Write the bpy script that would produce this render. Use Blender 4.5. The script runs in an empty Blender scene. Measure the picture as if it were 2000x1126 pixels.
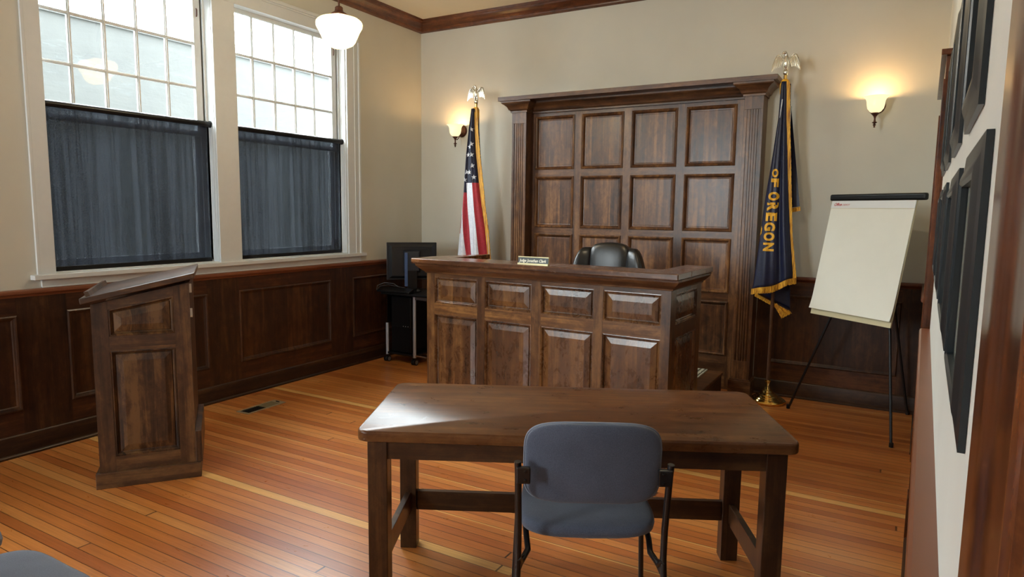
import bpy, bmesh, math, random
from mathutils import Vector, Matrix
random.seed(7)
SC = bpy.context.scene
COL = SC.collection
PI = math.pi

# ---------------------------------------------------------------- camera
def look_axes(yaw, pitch, roll):
    f = Vector((math.sin(yaw) * math.cos(pitch), math.cos(yaw) * math.cos(pitch), math.sin(pitch)))
    r0 = f.cross(Vector((0, 0, 1))).normalized()
    u0 = r0.cross(f)
    r = r0 * math.cos(roll) + u0 * math.sin(roll)
    u = u0 * math.cos(roll) - r0 * math.sin(roll)
    return r, u, f
r_, u_, f_ = look_axes(-0.521119, -0.115822, 0.012655)
cam_data = bpy.data.cameras.new('camera')
cam = bpy.data.objects.new('camera', cam_data)
COL.objects.link(cam)
cam.matrix_world = Matrix(((r_.x, u_.x, -f_.x, 4.63915), (r_.y, u_.y, -f_.y, -6.02485), (r_.z, u_.z, -f_.z, 1.55), (0, 0, 0, 1)))
cam_data.sensor_width = 36
cam_data.lens = 1304.94 / 2000 * 36
cam_data.clip_start = 0.02
SC.camera = cam

# ---------------------------------------------------------------- sky, exposure
world = bpy.data.worlds.new('overcast_sky')
SC.world = world
world.use_nodes = True
wn = world.node_tree.nodes
bg = wn['Background']
bg.inputs[0].default_value = (0.86, 0.93, 1.0, 1)
bg.inputs[1].default_value = 15.0
SC.view_settings.view_transform = 'Standard'
SC.view_settings.look = 'None'
SC.view_settings.gamma = 1
SC.view_settings.exposure = 1.17
SC.view_settings.use_curve_mapping = False
SC.cycles.max_bounces = 10
SC.cycles.diffuse_bounces = 6
SC.cycles.transparent_max_bounces = 16
SC.cycles.sample_clamp_indirect = 6
SC.cycles.use_denoising = True

def portal(y0, y1, z0, z1, front=False):
    l = bpy.data.lights.new('window_daylight_portal', 'AREA')
    l.shape = 'RECTANGLE'
    l.size = z1 - z0
    l.size_y = y1 - y0
    l.cycles.is_portal = True
    o = bpy.data.objects.new('window_daylight_portal', l)
    COL.objects.link(o)
    o.location = (-0.17, (y0 + y1) / 2, (z0 + z1) / 2)
    o.rotation_euler = (0, -PI / 2, 0)
    if front:
        l.size, l.size_y = y1 - y0, z1 - z0
        o.location = ((y0 + y1) / 2, -9.53, (z0 + z1) / 2); o.rotation_euler = (PI / 2, 0, 0)
WIN = [(-8.90, -7.63), (-7.50, -6.205), (-3.86, -2.59), (-2.46, -1.165)]  # first two are unseen, added behind the camera as daylight sources
for a, b in WIN:
    portal(a, b, 1.13, 3.15)
FILL_WIN = [(0.5, 1.7)]  # unseen front wall window, added to fill the room with daylight
for a, b in FILL_WIN:
    portal(a, b, 1.13, 3.15, True)

# ---------------------------------------------------------------- mesh helpers
class MB:
    def __init__(s):
        s.v = []; s.f = []; s.m = []
    def poly(s, pts, m=0):
        i = len(s.v); s.v += [tuple(p) for p in pts]
        s.f.append(list(range(i, i + len(pts)))); s.m.append(m)
    def box(s, x0, y0, z0, x1, y1, z1, m=0, M=None):
        p = [Vector(q) for q in ((x0,y0,z0),(x1,y0,z0),(x1,y1,z0),(x0,y1,z0),(x0,y0,z1),(x1,y0,z1),(x1,y1,z1),(x0,y1,z1))]
        if M is not None: p = [M @ q for q in p]
        s.hexa(p, m)
    def hexa(s, p, m=0):
        i = len(s.v); s.v += [tuple(q) for q in p]
        for f in ((0,3,2,1),(4,5,6,7),(0,1,5,4),(1,2,6,5),(2,3,7,6),(3,0,4,7)):
            s.f.append([i + k for k in f]); s.m.append(m)
    def prism(s, base, d, m=0):
        d = Vector(d); n = len(base); i = len(s.v)
        s.v += [tuple(Vector(p)) for p in base] + [tuple(Vector(p) + d) for p in base]
        s.f.append([i + k for k in range(n)][::-1]); s.m.append(m)
        s.f.append([i + n + k for k in range(n)]); s.m.append(m)
        for k in range(n):
            j = (k + 1) % n
            s.f.append([i + k, i + j, i + n + j, i + n + k]); s.m.append(m)
    def loft(s, rings, m=0, closed=True, cap=True):
        n = len(rings[0]); i = len(s.v)
        for r in rings: s.v += [tuple(p) for p in r]
        for a in range(len(rings) - 1):
            for k in range(n if closed else n - 1):
                j = (k + 1) % n
                s.f.append([i + a*n + k, i + a*n + j, i + (a+1)*n + j, i + (a+1)*n + k]); s.m.append(m)
        if cap and closed:
            s.f.append([i + k for k in range(n)][::-1]); s.m.append(m)
            s.f.append([i + (len(rings)-1)*n + k for k in range(n)]); s.m.append(m)
    def lathe(s, prof, n=32, c=(0,0,0), m=0, cap=True, axis=None):
        c = Vector(c); Q = Matrix.Identity(3) if axis is None else Vector((0,0,1)).rotation_difference(Vector(axis)).to_matrix()
        rings = []
        for r, z in prof:
            rings.append([c + Q @ Vector((r*math.cos(2*PI*k/n), r*math.sin(2*PI*k/n), z)) for k in range(n)])
        s.loft(rings, m, True, cap)
    def tube(s, pts, r, n=10, m=0, flat=1.0):
        pts = [Vector(p) for p in pts]
        if not isinstance(r, (list, tuple)): r = [r] * len(pts)
        T = []
        for i in range(len(pts)):
            a = pts[max(i-1,0)]; b = pts[min(i+1,len(pts)-1)]
            T.append((b - a).normalized())
        up = Vector((0,0,1)) if abs(T[0].z) < .9 else Vector((0,1,0))
        N = (up - T[0]*up.dot(T[0])).normalized()
        rings = []
        for i, p in enumerate(pts):
            N = (N - T[i]*N.dot(T[i])).normalized()
            B = T[i].cross(N)
            rings.append([p + (N*math.cos(2*PI*k/n)*flat + B*math.sin(2*PI*k/n))*r[i] for k in range(n)])
        s.loft(rings, m)
    def sell(s, c, rad, e=(0.5,0.5), nu=36, nv=18, m=0, M=None, fn=None):
        # rounded cushion
        def pw(a, q): return math.copysign(abs(a)**q, a)
        rings = []
        for j in range(1, nv):
            t = -PI/2 + PI*j/nv
            ring = []
            for k in range(nu):
                a = 2*PI*k/nu
                x = rad[0]*pw(math.cos(t), e[1])*pw(math.cos(a), e[0])
                y = rad[1]*pw(math.cos(t), e[1])*pw(math.sin(a), e[0])
                z = rad[2]*pw(math.sin(t), e[1])
                p = Vector((x,y,z))
                if fn: p = fn(p)
                if M is not None: p = M @ p
                ring.append(Vector(c) + p)
            rings.append(ring)
        s.loft(rings, m)
    def panel(s, quad, N, rings, m=0):
        # quad: 4 coplanar corners, rings of (inset, depth along N), last one capped
        q = [Vector(p) for p in quad]; N = Vector(N).normalized()
        ctr = sum(q, Vector()) / 4
        def inset(d):
            out = []
            lines = []
            for k in range(4):
                a, b = q[k], q[(k+1) % 4]
                e = (b - a).normalized(); n = N.cross(e)
                if n.dot(ctr - a) < 0: n = -n
                lines.append((a + n*d, e))
            for k in range(4):
                (p1, e1), (p2, e2) = lines[k-1], lines[k]
                den = e1.cross(e2).dot(N)
                t = (p2 - p1).cross(e2).dot(N) / den
                out.append(p1 + e1*t)
            return out
        R = [[p + N*z for p in inset(d)] for d, z in rings]
        i = len(s.v)
        for r in R: s.v += [tuple(p) for p in r]
        for a in range(len(R)-1):
            for k in range(4):
                j = (k+1) % 4
                s.f.append([i+a*4+k, i+a*4+j, i+(a+1)*4+j, i+(a+1)*4+k]); s.m.append(m)
        s.f.append([i+(len(R)-1)*4+k for k in range(4)]); s.m.append(m)
    def build(s, name, mats, parent=None, bevel=0, smooth=False, recalc=True, seg=2, ang=35):
        me = bpy.data.meshes.new(name)
        me.from_pydata(s.v, [], s.f)
        if not isinstance(mats, (list, tuple)): mats = [mats]
        for mt in mats: me.materials.append(mt)
        for p, k in zip(me.polygons, s.m): p.material_index = k
        if recalc:
            b = bmesh.new(); b.from_mesh(me); bmesh.ops.recalc_face_normals(b, faces=b.faces); b.to_mesh(me); b.free()
        if smooth:
            me.shade_smooth(); me.set_sharp_from_angle(angle=math.radians(ang))
        me.update()
        o = bpy.data.objects.new(name, me)
        COL.objects.link(o)
        if parent is not None: o.parent = parent
        if bevel:
            mo = o.modifiers.new('bevel', 'BEVEL'); mo.width = bevel; mo.segments = seg; mo.limit_method = 'ANGLE'; mo.angle_limit = math.radians(40)
        return o

def tag(o, label=None, cat=None, group=None, kind=None):
    if label: o['label'] = label
    if cat: o['category'] = cat
    if group: o['group'] = group
    if kind: o['kind'] = kind
    return o
def empty(name, loc=(0,0,0), rz=0, **k):
    o = bpy.data.objects.new(name, None); COL.objects.link(o)
    o.location = loc; o.rotation_euler = (0,0,rz); o.empty_display_size = .1
    return tag(o, **k)
def struct(o): return tag(o, kind='structure')
def copy_tree(o, parent=None):
    c = o.copy(); COL.objects.link(c)
    if parent is not None: c.parent = parent
    for ch in [x for x in bpy.data.objects if x.parent == o]: copy_tree(ch, c)
    return c
def text_mesh(body, size, shear=0, bold=0, depth=0.0):
    cu = bpy.data.curves.new('t', 'FONT'); cu.body = body; cu.size = size; cu.shear = shear; cu.offset = bold
    cu.extrude = depth; cu.align_x = 'LEFT'; cu.align_y = 'BOTTOM_BASELINE'; cu.resolution_u = 4
    o = bpy.data.objects.new('t', cu); COL.objects.link(o)
    bpy.context.view_layer.update()
    dg = bpy.context.evaluated_depsgraph_get()
    me = bpy.data.meshes.new_from_object(o.evaluated_get(dg))
    v = [Vector(x.co) for x in me.vertices]; f = [list(p.vertices) for p in me.polygons]
    bpy.data.objects.remove(o); bpy.data.meshes.remove(me); bpy.data.curves.remove(cu)
    return v, f
def add_text(mb, body, size, fn, m=0, shear=0, bold=0, depth=0.0, fit=None):
    v, f = text_mesh(body, size, shear, bold, depth)
    w = max(p.x for p in v) - min(p.x for p in v)
    if fit: 
        k = fit / w
        for p in v: p.x *= k
    i = len(mb.v)
    mb.v += [tuple(fn(p)) for p in v]
    for q in f: mb.f.append([i + k for k in q]); mb.m.append(m)

# ---------------------------------------------------------------- materials
def lin(r, g, b):
    def c(x):
        x /= 255
        return x/12.92 if x <= .04045 else ((x+.055)/1.055)**2.4
    return (c(r), c(g), c(b), 1)
class NT:
    def __init__(s, name):
        s.mat = bpy.data.materials.new(name); s.mat.use_nodes = True
        s.t = s.mat.node_tree; s.n = s.t.nodes; s.bsdf = s.n['Principled BSDF']; s.out = s.n['Material Output']
    def new(s, ty, **k):
        n = s.n.new(ty)
        for a, b in k.items(): setattr(n, a, b)
        return n
    def link(s, a, b): s.t.links.new(a, b)
    def setv(s, inp, v):
        if hasattr(v, 'links') or isinstance(v, bpy.types.NodeSocket): s.link(v, inp)
        else: inp.default_value = v
    def math(s, op, a, b=None, c=None):
        n = s.new('ShaderNodeMath', operation=op)
        for i, q in enumerate((a, b, c)):
            if q is not None: s.setv(n.inputs[i], q)
        return n.outputs[0]
    def mix(s, f, a, b, mode='MIX'):
        n = s.new('ShaderNodeMix', data_type='RGBA', blend_type=mode)
        s.setv(n.inputs['Factor'], f); s.setv(n.inputs[6], a); s.setv(n.inputs[7], b)
        return n.outputs[2]
    def ramp(s, f, stops):
        n = s.new('ShaderNodeValToRGB'); s.link(f, n.inputs[0]); e = n.color_ramp.elements
        while len(e) < len(stops): e.new(.5)
        for q, (p, c) in zip(e, stops): q.position = p; q.color = c
        return n.outputs[0]
    def obj(s):
        return s.new('ShaderNodeTexCoord').outputs['Object']
    def noise(s, vec, scale=5, detail=4, rough=.5, dist=0):
        n = s.new('ShaderNodeTexNoise'); s.link(vec, n.inputs['Vector'])
        n.inputs['Scale'].default_value = scale; n.inputs['Detail'].default_value = detail
        n.inputs['Roughness'].default_value = rough; n.inputs['Distortion'].default_value = dist
        return n.outputs[0]
    def mapv(s, vec, scale=(1,1,1), loc=None):
        n = s.new('ShaderNodeMapping'); s.link(vec, n.inputs[0]); n.inputs['Scale'].default_value = scale
        if loc is not None: s.setv(n.inputs['Location'], loc)
        return n.outputs[0]
    def bump(s, h, dist=.002, strength=.5):
        n = s.new('ShaderNodeBump'); s.link(h, n.inputs['Height']); n.inputs['Distance'].default_value = dist; n.inputs['Strength'].default_value = strength
        s.link(n.outputs[0], s.bsdf.inputs['Normal'])
def plain(name, col, rough=.5, metal=0, spec=.5, noise=0, nscale=30, coat=0, sheen=0):
    t = NT(name); b = t.bsdf
    b.inputs['Roughness'].default_value = rough; b.inputs['Metallic'].default_value = metal
    b.inputs['Specular IOR Level'].default_value = spec; b.inputs['Coat Weight'].default_value = coat
    if sheen: b.inputs['Sheen Weight'].default_value = sheen
    if noise:
        nz = t.noise(t.obj(), nscale, 5, .6)
        d = tuple(c*(1-noise) for c in col[:3]) + (1,); l = tuple(min(1, c*(1+noise)) for c in col[:3]) + (1,)
        t.link(t.ramp(nz, [(.3, d), (.7, l)]), b.inputs['Base Color'])
        t.bump(nz, .001, .25)
    else: b.inputs['Base Color'].default_value = col
    return t.mat
def wood(name, dark, mid, light, axis='Z', bump=.35, rough=.33, board=.11, coat=.15, contrast=1.0, grain=16, spec=.45):
    t = NT(name); b = t.bsdf
    o = t.obj()
    rnd = t.new('ShaderNodeObjectInfo').outputs['Random']
    off = t.new('ShaderNodeCombineXYZ')
    r7 = t.math('MULTIPLY', rnd, 7.3)
    for i in range(3): t.link(r7, off.inputs[i])
    sep = t.new('ShaderNodeSeparateXYZ'); t.link(o, sep.inputs[0])
    sx, sy, sz = sep.outputs
    cross = {'Z': t.math('ADD', sx, sy), 'X': t.math('ADD', sz, sy), 'Y': t.math('ADD', sz, sx)}[axis]
    idx = t.math('FLOOR', t.math('DIVIDE', t.math('ADD', cross, r7), board))
    wnz = t.new('ShaderNodeTexWhiteNoise', noise_dimensions='2D')
    cmb = t.new('ShaderNodeCombineXYZ'); t.link(idx, cmb.inputs[0]); t.link(rnd, cmb.inputs[1]); t.link(cmb.outputs[0], wnz.inputs['Vector'])
    brd = wnz.outputs['Value']
    sc = {'Z': (grain, grain, 1.1), 'X': (1.1, grain, grain), 'Y': (grain, 1.1, grain)}[axis]
    loc2 = t.new('ShaderNodeVectorMath', operation='ADD'); t.link(off.outputs[0], loc2.inputs[0])
    bo = t.new('ShaderNodeCombineXYZ'); bb = t.math('MULTIPLY', brd, 9.0)
    for i in range(3): t.link(bb, bo.inputs[i])
    t.link(bo.outputs[0], loc2.inputs[1])
    g1 = t.noise(t.mapv(o, sc, loc2.outputs[0]), 1.3, 8, .62, .6)
    blot = t.noise(t.mapv(o, tuple(4.0 if q == 1.1 else 6.5 for q in sc), loc2.outputs[0]), 2.3, 7, .72, .5)
    fine = t.noise(t.mapv(o, tuple(3 if q == 1.1 else 220 for q in sc), off.outputs[0]), 1, 3, .5)
    a = t.math('ADD', t.math('MULTIPLY', g1, .55), t.math('MULTIPLY', blot, .45))
    a = t.math('ADD', a, t.math('MULTIPLY', t.math('SUBTRACT', fine, .5), .12))
    a = t.math('ADD', a, t.math('MULTIPLY', t.math('SUBTRACT', brd, .5), .11))
    k = .135 / contrast
    c = t.ramp(a, [(.5 - k*1.2, dark), (.5, mid), (.5 + k, light)])
    t.link(c, b.inputs['Base Color'])
    t.link(t.math('ADD', t.math('MULTIPLY', blot, .14), rough - .07), b.inputs['Roughness'])
    b.inputs['Specular IOR Level'].default_value = spec
    b.inputs['Coat Weight'].default_value = coat; b.inputs['Coat Roughness'].default_value = .22
    if bump: t.bump(t.math('ADD', g1, t.math('MULTIPLY', fine, .5)), .0006, bump)
    return t.mat

D1, M1, L1 = lin(40,23,13), lin(76,47,27), lin(112,76,44)       # stained cherry
def trio(k, r=1, g=1, b=1):
    return [tuple((c[0]*k*r, c[1]*k*g, c[2]*k*b, 1)) for c in (D1, M1, L1)]
W_V = wood('stained_wood_upright', *trio(1.25, 1, 1.04, .95), axis='Z')
W_H = wood('stained_wood_level', *trio(1.0), axis='X')
W_P = wood('stained_wood_panel', *trio(1.05), axis='Z', contrast=1.25)
C_V = wood('cabinet_wood_upright', *trio(1.3, 1, 1.02, 1.02), axis='Z', rough=.36)
C_H = wood('cabinet_wood_level', *trio(1.3, 1, 1.02, 1.02), axis='X', rough=.36)
C_P = wood('cabinet_wood_panel', *trio(1.45, 1, 1.02, 1.0), axis='Z', rough=.36, contrast=1.1)
B_H = wood('bench_rail_wood', *trio(1.75, 1, 1.06, .9), axis='X')
B_P = wood('bench_panel_wood', *trio(1.35, 1, 1.04, .95), axis='Z', contrast=.95, rough=.28, spec=.6, coat=.4)
S_V = wood('wainscot_wood_upright', *trio(.50, 1.05, .9, .8), axis='Z', rough=.42)
S_H = wood('wainscot_wood_level', *trio(.62, 1.15, .88, .75), axis='X', rough=.42, board=.4)
S_HY = wood('wainscot_wood_rail', *trio(.62, 1.15, .88, .75), axis='Y', rough=.42, board=.4)
S_P = wood('wainscot_wood_panel', *trio(.46, 1.1, .9, .8), axis='Z', rough=.42, board=.25)
S_B = wood('baseboard_wood', *trio(.38, 1, .9, .85), axis='X', rough=.4, board=.4)
S_BY = wood('baseboard_wood_side', *trio(.38, 1, .9, .85), axis='Y', rough=.4, board=.4)
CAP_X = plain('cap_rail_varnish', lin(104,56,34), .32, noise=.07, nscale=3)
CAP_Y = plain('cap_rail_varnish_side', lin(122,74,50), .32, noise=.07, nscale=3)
CASE = wood('door_casing_wood', *trio(1.3, 1.3, .92, .7), axis='Z', rough=.24, board=.3)
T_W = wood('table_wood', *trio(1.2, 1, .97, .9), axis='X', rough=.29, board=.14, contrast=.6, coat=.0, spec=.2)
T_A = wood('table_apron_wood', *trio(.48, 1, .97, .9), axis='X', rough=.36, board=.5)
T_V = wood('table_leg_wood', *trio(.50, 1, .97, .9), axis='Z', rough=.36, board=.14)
L_V = wood('lectern_wood_upright', *trio(.95, .93, 1, 1), axis='Z', rough=.4)
L_H = wood('lectern_wood_level', *trio(.95, .93, 1, 1), axis='X', rough=.4)
L_P = wood('lectern_panel_wood', *trio(.8, .93, 1, 1), axis='Z', rough=.38, contrast=1.5, board=.08)

WHITE = plain('white_window_paint', lin(206,209,208), .35, noise=.02, nscale=20)
def wall_mat(name, col):
    t = NT(name); b = t.bsdf
    n1 = t.noise(t.obj(), 260, 3, .6); n2 = t.noise(t.obj(), 1.3, 4, .5)
    d = tuple(c*.95 for c in col[:3]) + (1,); l = tuple(c*1.04 for c in col[:3]) + (1,)
    t.link(t.ramp(n2, [(.35, d), (.65, l)]), b.inputs['Base Color'])
    b.inputs['Roughness'].default_value = .6
    t.bump(n1, .0008, .35)
    return t.mat
WALL = wall_mat('warm_grey_wall_paint', lin(200,197,184))
WALLW = wall_mat('right_wall_paint', lin(222,226,222))
CEIL = wall_mat('cream_ceiling_paint', lin(226,218,196))
BLACKP = plain('black_plastic', lin(9,9,11), .34, spec=.4)
BLACKM = plain('black_metal', lin(14,14,15), .3, spec=.6)
CHROME = plain('chrome_metal', lin(190,192,198), .22, metal=1)
BRASS = plain('polished_brass', lin(240,205,120), .12, metal=1)
SILVERG = plain('pale_gilt_metal', lin(232,230,218), .16, metal=1, noise=.05)
BRONZE = plain('bronze_metal', lin(92,58,46), .42, metal=.5, noise=.15)
LEATHER = plain('black_leather', lin(12,14,16), .30, spec=.6, noise=.15, nscale=60)
FRAMEM = plain('slate_frame_lacquer', lin(30,38,44), .32, noise=.08)
MATB = plain('white_mat_board', lin(222,224,222), .4)
def fabric(name, c1, c2, scale=420):
    t = NT(name)
    n = t.noise(t.obj(), scale, 3, .7)
    n2 = t.noise(t.obj(), 9, 3, .5)
    a = t.math('ADD', t.math('MULTIPLY', n, .75), t.math('MULTIPLY', n2, .25))
    t.link(t.ramp(a, [(.36, c1), (.62, c2)]), t.bsdf.inputs['Base Color'])
    t.bsdf.inputs['Roughness'].default_value = .85; t.bsdf.inputs['Sheen Weight'].default_value = .25
    t.bump(n, .001, .4)
    return t.mat
SEATF = fabric('grey_blue_seat_fabric', lin(56,63,80), lin(80,88,106))
NAVY = fabric('navy_flag_satin', lin(8,12,38), lin(16,22,58), 60); NAVY.node_tree.nodes['Principled BSDF'].inputs['Sheen Weight'].default_value = 0; NAVY.node_tree.nodes['Principled BSDF'].inputs['Roughness'].default_value = .45
REDC = fabric('red_flag_satin', lin(150,24,40), lin(178,34,52), 60); REDC.node_tree.nodes['Principled BSDF'].inputs['Roughness'].default_value = .5
WHTC = fabric('white_flag_satin', lin(206,212,224), lin(228,232,240), 60); WHTC.node_tree.nodes['Principled BSDF'].inputs['Roughness'].default_value = .5
GOLDT = plain('gold_thread', lin(226,168,36), .55, noise=.1)
def fringe_mat():
    t = NT('gold_fringe')
    n = t.noise(t.mapv(t.obj(), (260,260,8)), 1, 2, .5)
    t.link(t.ramp(n, [(.38, lin(150,88,10)), (.6, lin(238,182,52))]), t.bsdf.inputs['Base Color'])
    t.bsdf.inputs['Roughness'].default_value = .5
    t.bump(n, .003, .6)
    return t.mat
FRINGE = fringe_mat()
def floor_mat():
    t = NT('fir_strip_floor'); b = t.bsdf
    o = t.obj(); sep = t.new('ShaderNodeSeparateXYZ'); t.link(o, sep.inputs[0]); x, y, z = sep.outputs
    W = .0585
    yr = t.math('DIVIDE', y, W); row = t.math('FLOOR', yr); fy = t.math('FRACT', yr)
    w1 = t.new('ShaderNodeTexWhiteNoise', noise_dimensions='1D'); t.link(row, w1.inputs['W'])
    xo = t.math('DIVIDE', t.math('ADD', x, t.math('MULTIPLY', w1.outputs['Value'], 9.0)), 7.5)
    ix = t.math('FLOOR', xo); fx = t.math('FRACT', xo)
    c = t.new('ShaderNodeCombineXYZ'); t.link(row, c.inputs[0]); t.link(ix, c.inputs[1])
    w2 = t.new('ShaderNodeTexWhiteNoise', noise_dimensions='2D'); t.link(c.outputs[0], w2.inputs['Vector'])
    v = w2.outputs['Value']
    base = t.ramp(v, [(0, lin(170,95,42)), (.2, lin(184,108,49)), (.5, lin(196,121,57)), (.85, lin(205,132,66)), (1, lin(208,142,76))])
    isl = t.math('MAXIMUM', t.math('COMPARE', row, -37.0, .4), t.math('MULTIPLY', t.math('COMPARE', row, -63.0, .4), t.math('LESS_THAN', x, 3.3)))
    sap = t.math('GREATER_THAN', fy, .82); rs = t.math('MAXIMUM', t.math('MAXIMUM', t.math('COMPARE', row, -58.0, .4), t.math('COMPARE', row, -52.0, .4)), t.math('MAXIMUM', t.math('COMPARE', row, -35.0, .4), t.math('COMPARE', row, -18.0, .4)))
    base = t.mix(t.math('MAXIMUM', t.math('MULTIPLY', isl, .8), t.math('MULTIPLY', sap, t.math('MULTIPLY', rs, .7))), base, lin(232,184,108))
    offs = t.new('ShaderNodeCombineXYZ'); t.link(t.math('MULTIPLY', v, 31.0), offs.inputs[0]); t.link(t.math('MULTIPLY', v, 17.0), offs.inputs[1])
    gr = t.noise(t.mapv(o, (2.2, 90, 1), offs.outputs[0]), 1, 6, .65, .3)
    blot = t.noise(o, 1.1, 4, .55)
    c1 = t.mix(1.0, base, t.ramp(gr, [(.3, (.78,.74,.70,1)), (.55, (1,1,1,1)), (.75, (1.15,1.12,1.05,1))]), 'MULTIPLY')
    c2 = t.mix(1.0, c1, t.ramp(blot, [(.3, (.86,.84,.82,1)), (.7, (1.08,1.08,1.08,1))]), 'MULTIPLY')
    gapy = t.math('LESS_THAN', fy, .06); gapx = t.math('LESS_THAN', fx, .0012)
    gap = t.math('MAXIMUM', gapy, gapx)
    wv = t.noise(t.mapv(o, (1.3, 17.1, 1)), 1, 1, .5)
    gs = t.math('MULTIPLY', gap, t.math('MULTIPLY_ADD', wv, .8, .45))
    c3 = t.mix(gs, c2, lin(38,14,6))
    t.link(c3, b.inputs['Base Color'])
    scr = t.noise(t.mapv(o, (9, 30, 1)), 1, 6, .7, 1.0)
    t.link(t.math('ADD', t.math('MULTIPLY', scr, .22), .20), b.inputs['Roughness'])
    b.inputs['Coat Weight'].default_value = .25; b.inputs['Coat Roughness'].default_value = .3
    h = t.math('SUBTRACT', t.math('MULTIPLY', gr, .25), gap)
    t.bump(h, .0012, .5)
    return t.mat
FLOOR = floor_mat()
def glass_mat():
    t = NT('window_glass')
    tr = t.new('ShaderNodeBsdfTransparent'); tr.inputs[0].default_value = (.96,.97,.95,1)
    gl = t.new('ShaderNodeBsdfGlossy'); gl.inputs['Roughness'].default_value = .01
    nz = t.noise(t.obj(), 3.5, 2, .5); bm = t.new('ShaderNodeBump'); t.link(nz, bm.inputs['Height']); bm.inputs['Distance'].default_value = .002
    t.link(bm.outputs[0], gl.inputs['Normal'])
    fr = t.new('ShaderNodeLayerWeight'); fr.inputs[0].default_value = .5
    mx = t.new('ShaderNodeMixShader'); t.link(t.math('MULTIPLY_ADD', t.math('POWER', fr.outputs['Facing'], 4), .5, .03), mx.inputs[0]); t.link(tr.outputs[0], mx.inputs[1]); t.link(gl.outputs[0], mx.inputs[2])
    t.link(mx.outputs[0], t.out.inputs[0]); t.n.remove(t.bsdf)
    return t.mat
GLASS = glass_mat()
def blind_mat():
    t = NT('charcoal_solar_screen')
    d = t.new('ShaderNodeBsdfDiffuse')
    o = t.obj()
    w = t.noise(t.mapv(o, (200, 200, 700)), 1, 2, .6)
    t.link(t.ramp(w, [(.35, lin(34,38,46)), (.65, lin(66,72,84))]), d.inputs[0])
    st = t.noise(t.mapv(o, (10, 26, .5)), 1, 5, .6)
    st = t.ramp(st, [(.38, (0,0,0,1)), (.62, (1,1,1,1))])
    st2 = t.noise(t.mapv(o, (10, 3.5, .3)), 1, 3, .5, .4)
    st3 = t.ramp(t.noise(t.mapv(o, (10, 110, 4)), 1, 3, .6), [(.35, (0,0,0,1)), (.65, (1,1,1,1))])
    f = t.math('MULTIPLY_ADD', t.math('ADD', t.math('ADD', t.math('MULTIPLY', st, .16), t.math('MULTIPLY', st3, .10)), t.math('MULTIPLY', st2, .6)), .34, .05)
    f = t.math('ADD', f, t.math('MULTIPLY', t.math('SUBTRACT', w, .5), .05))
    tl = t.new('ShaderNodeBsdfTranslucent'); t.link(t.ramp(t.math('ADD', t.math('MULTIPLY', st, .6), t.math('MULTIPLY', w, .4)), [(.3, (.006,.007,.008,1)), (.7, (.014,.015,.018,1))]), tl.inputs[0])
    ad = t.new('ShaderNodeAddShader'); t.link(d.outputs[0], ad.inputs[0]); t.link(tl.outputs[0], ad.inputs[1]); d = ad
    tr = t.new('ShaderNodeBsdfTransparent'); tr.inputs[0].default_value = (.9,.95,1,1)
    mx = t.new('ShaderNodeMixShader'); t.link(f, mx.inputs[0]); t.link(d.outputs[0], mx.inputs[1]); t.link(tr.outputs[0], mx.inputs[2])
    t.link(mx.outputs[0], t.out.inputs[0]); t.n.remove(t.bsdf)
    return t.mat
BLIND = blind_mat()
def emit_mat(name, col, strength, edge=None):
    t = NT(name); b = t.bsdf
    b.inputs['Base Color'].default_value = (.9,.86,.75,1); b.inputs['Roughness'].default_value = .25
    b.inputs['Emission Color'].default_value = col; b.inputs['Emission Strength'].default_value = strength
    return t.mat
def opal(name, col, strength, tr):
    mt = emit_mat(name, col, strength); nt = mt.node_tree; nt.nodes['Principled BSDF'].inputs['Base Color'].default_value = (.62,.48,.22,1)
    a = nt.nodes.new('ShaderNodeBsdfTransparent'); a.inputs[0].default_value = (1,.95,.85,1)
    x = nt.nodes.new('ShaderNodeMixShader'); x.inputs[0].default_value = tr
    nt.links.new(nt.nodes['Principled BSDF'].outputs[0], x.inputs[1]); nt.links.new(a.outputs[0], x.inputs[2]); nt.links.new(x.outputs[0], nt.nodes['Material Output'].inputs[0])
    return mt
GLOBE = opal('lit_opal_glass', (1, .82, .30, 1), .9, .4)
SHADE = emit_mat('lit_alabaster_glass', (1, .78, .42, 1), .55); SHADE.node_tree.nodes['Principled BSDF'].inputs['Base Color'].default_value = (.5,.42,.3,1)
def concrete_mat():
    t = NT('pale_painted_concrete'); o = t.obj()
    n = t.noise(o, 2.2, 8, .65)
    c = t.ramp(n, [(.3, lin(45,47,46)), (.7, lin(51,53,51))])
    cr = t.noise(t.mapv(o, (.3, .35, 3.0)), 1.0, 6, .6, .8)
    crack = t.math('LESS_THAN', t.math('ABSOLUTE', t.math('SUBTRACT', cr, .5)), .004)
    t.link(t.mix(t.math('MULTIPLY', crack, .35), c, lin(70,76,76)), t.bsdf.inputs['Base Color'])
    t.bsdf.inputs['Roughness'].default_value = .9
    t.bump(t.math('ADD', n, cr), .02, .5)
    return t.mat
CONC = concrete_mat()
PAPER = plain('flipchart_paper', lin(222,222,210), .7, noise=.02, nscale=6)
PAPER2 = plain('flipchart_card', lin(196,186,150), .7, noise=.03, nscale=6)
HEADW = plain('white_binding_strip', lin(214,216,214), .5)
REDT = plain('red_print', lin(176,40,36), .6)
RUG = fabric('striped_rug_wool', lin(96,92,74), lin(196,192,168), 90)

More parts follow.
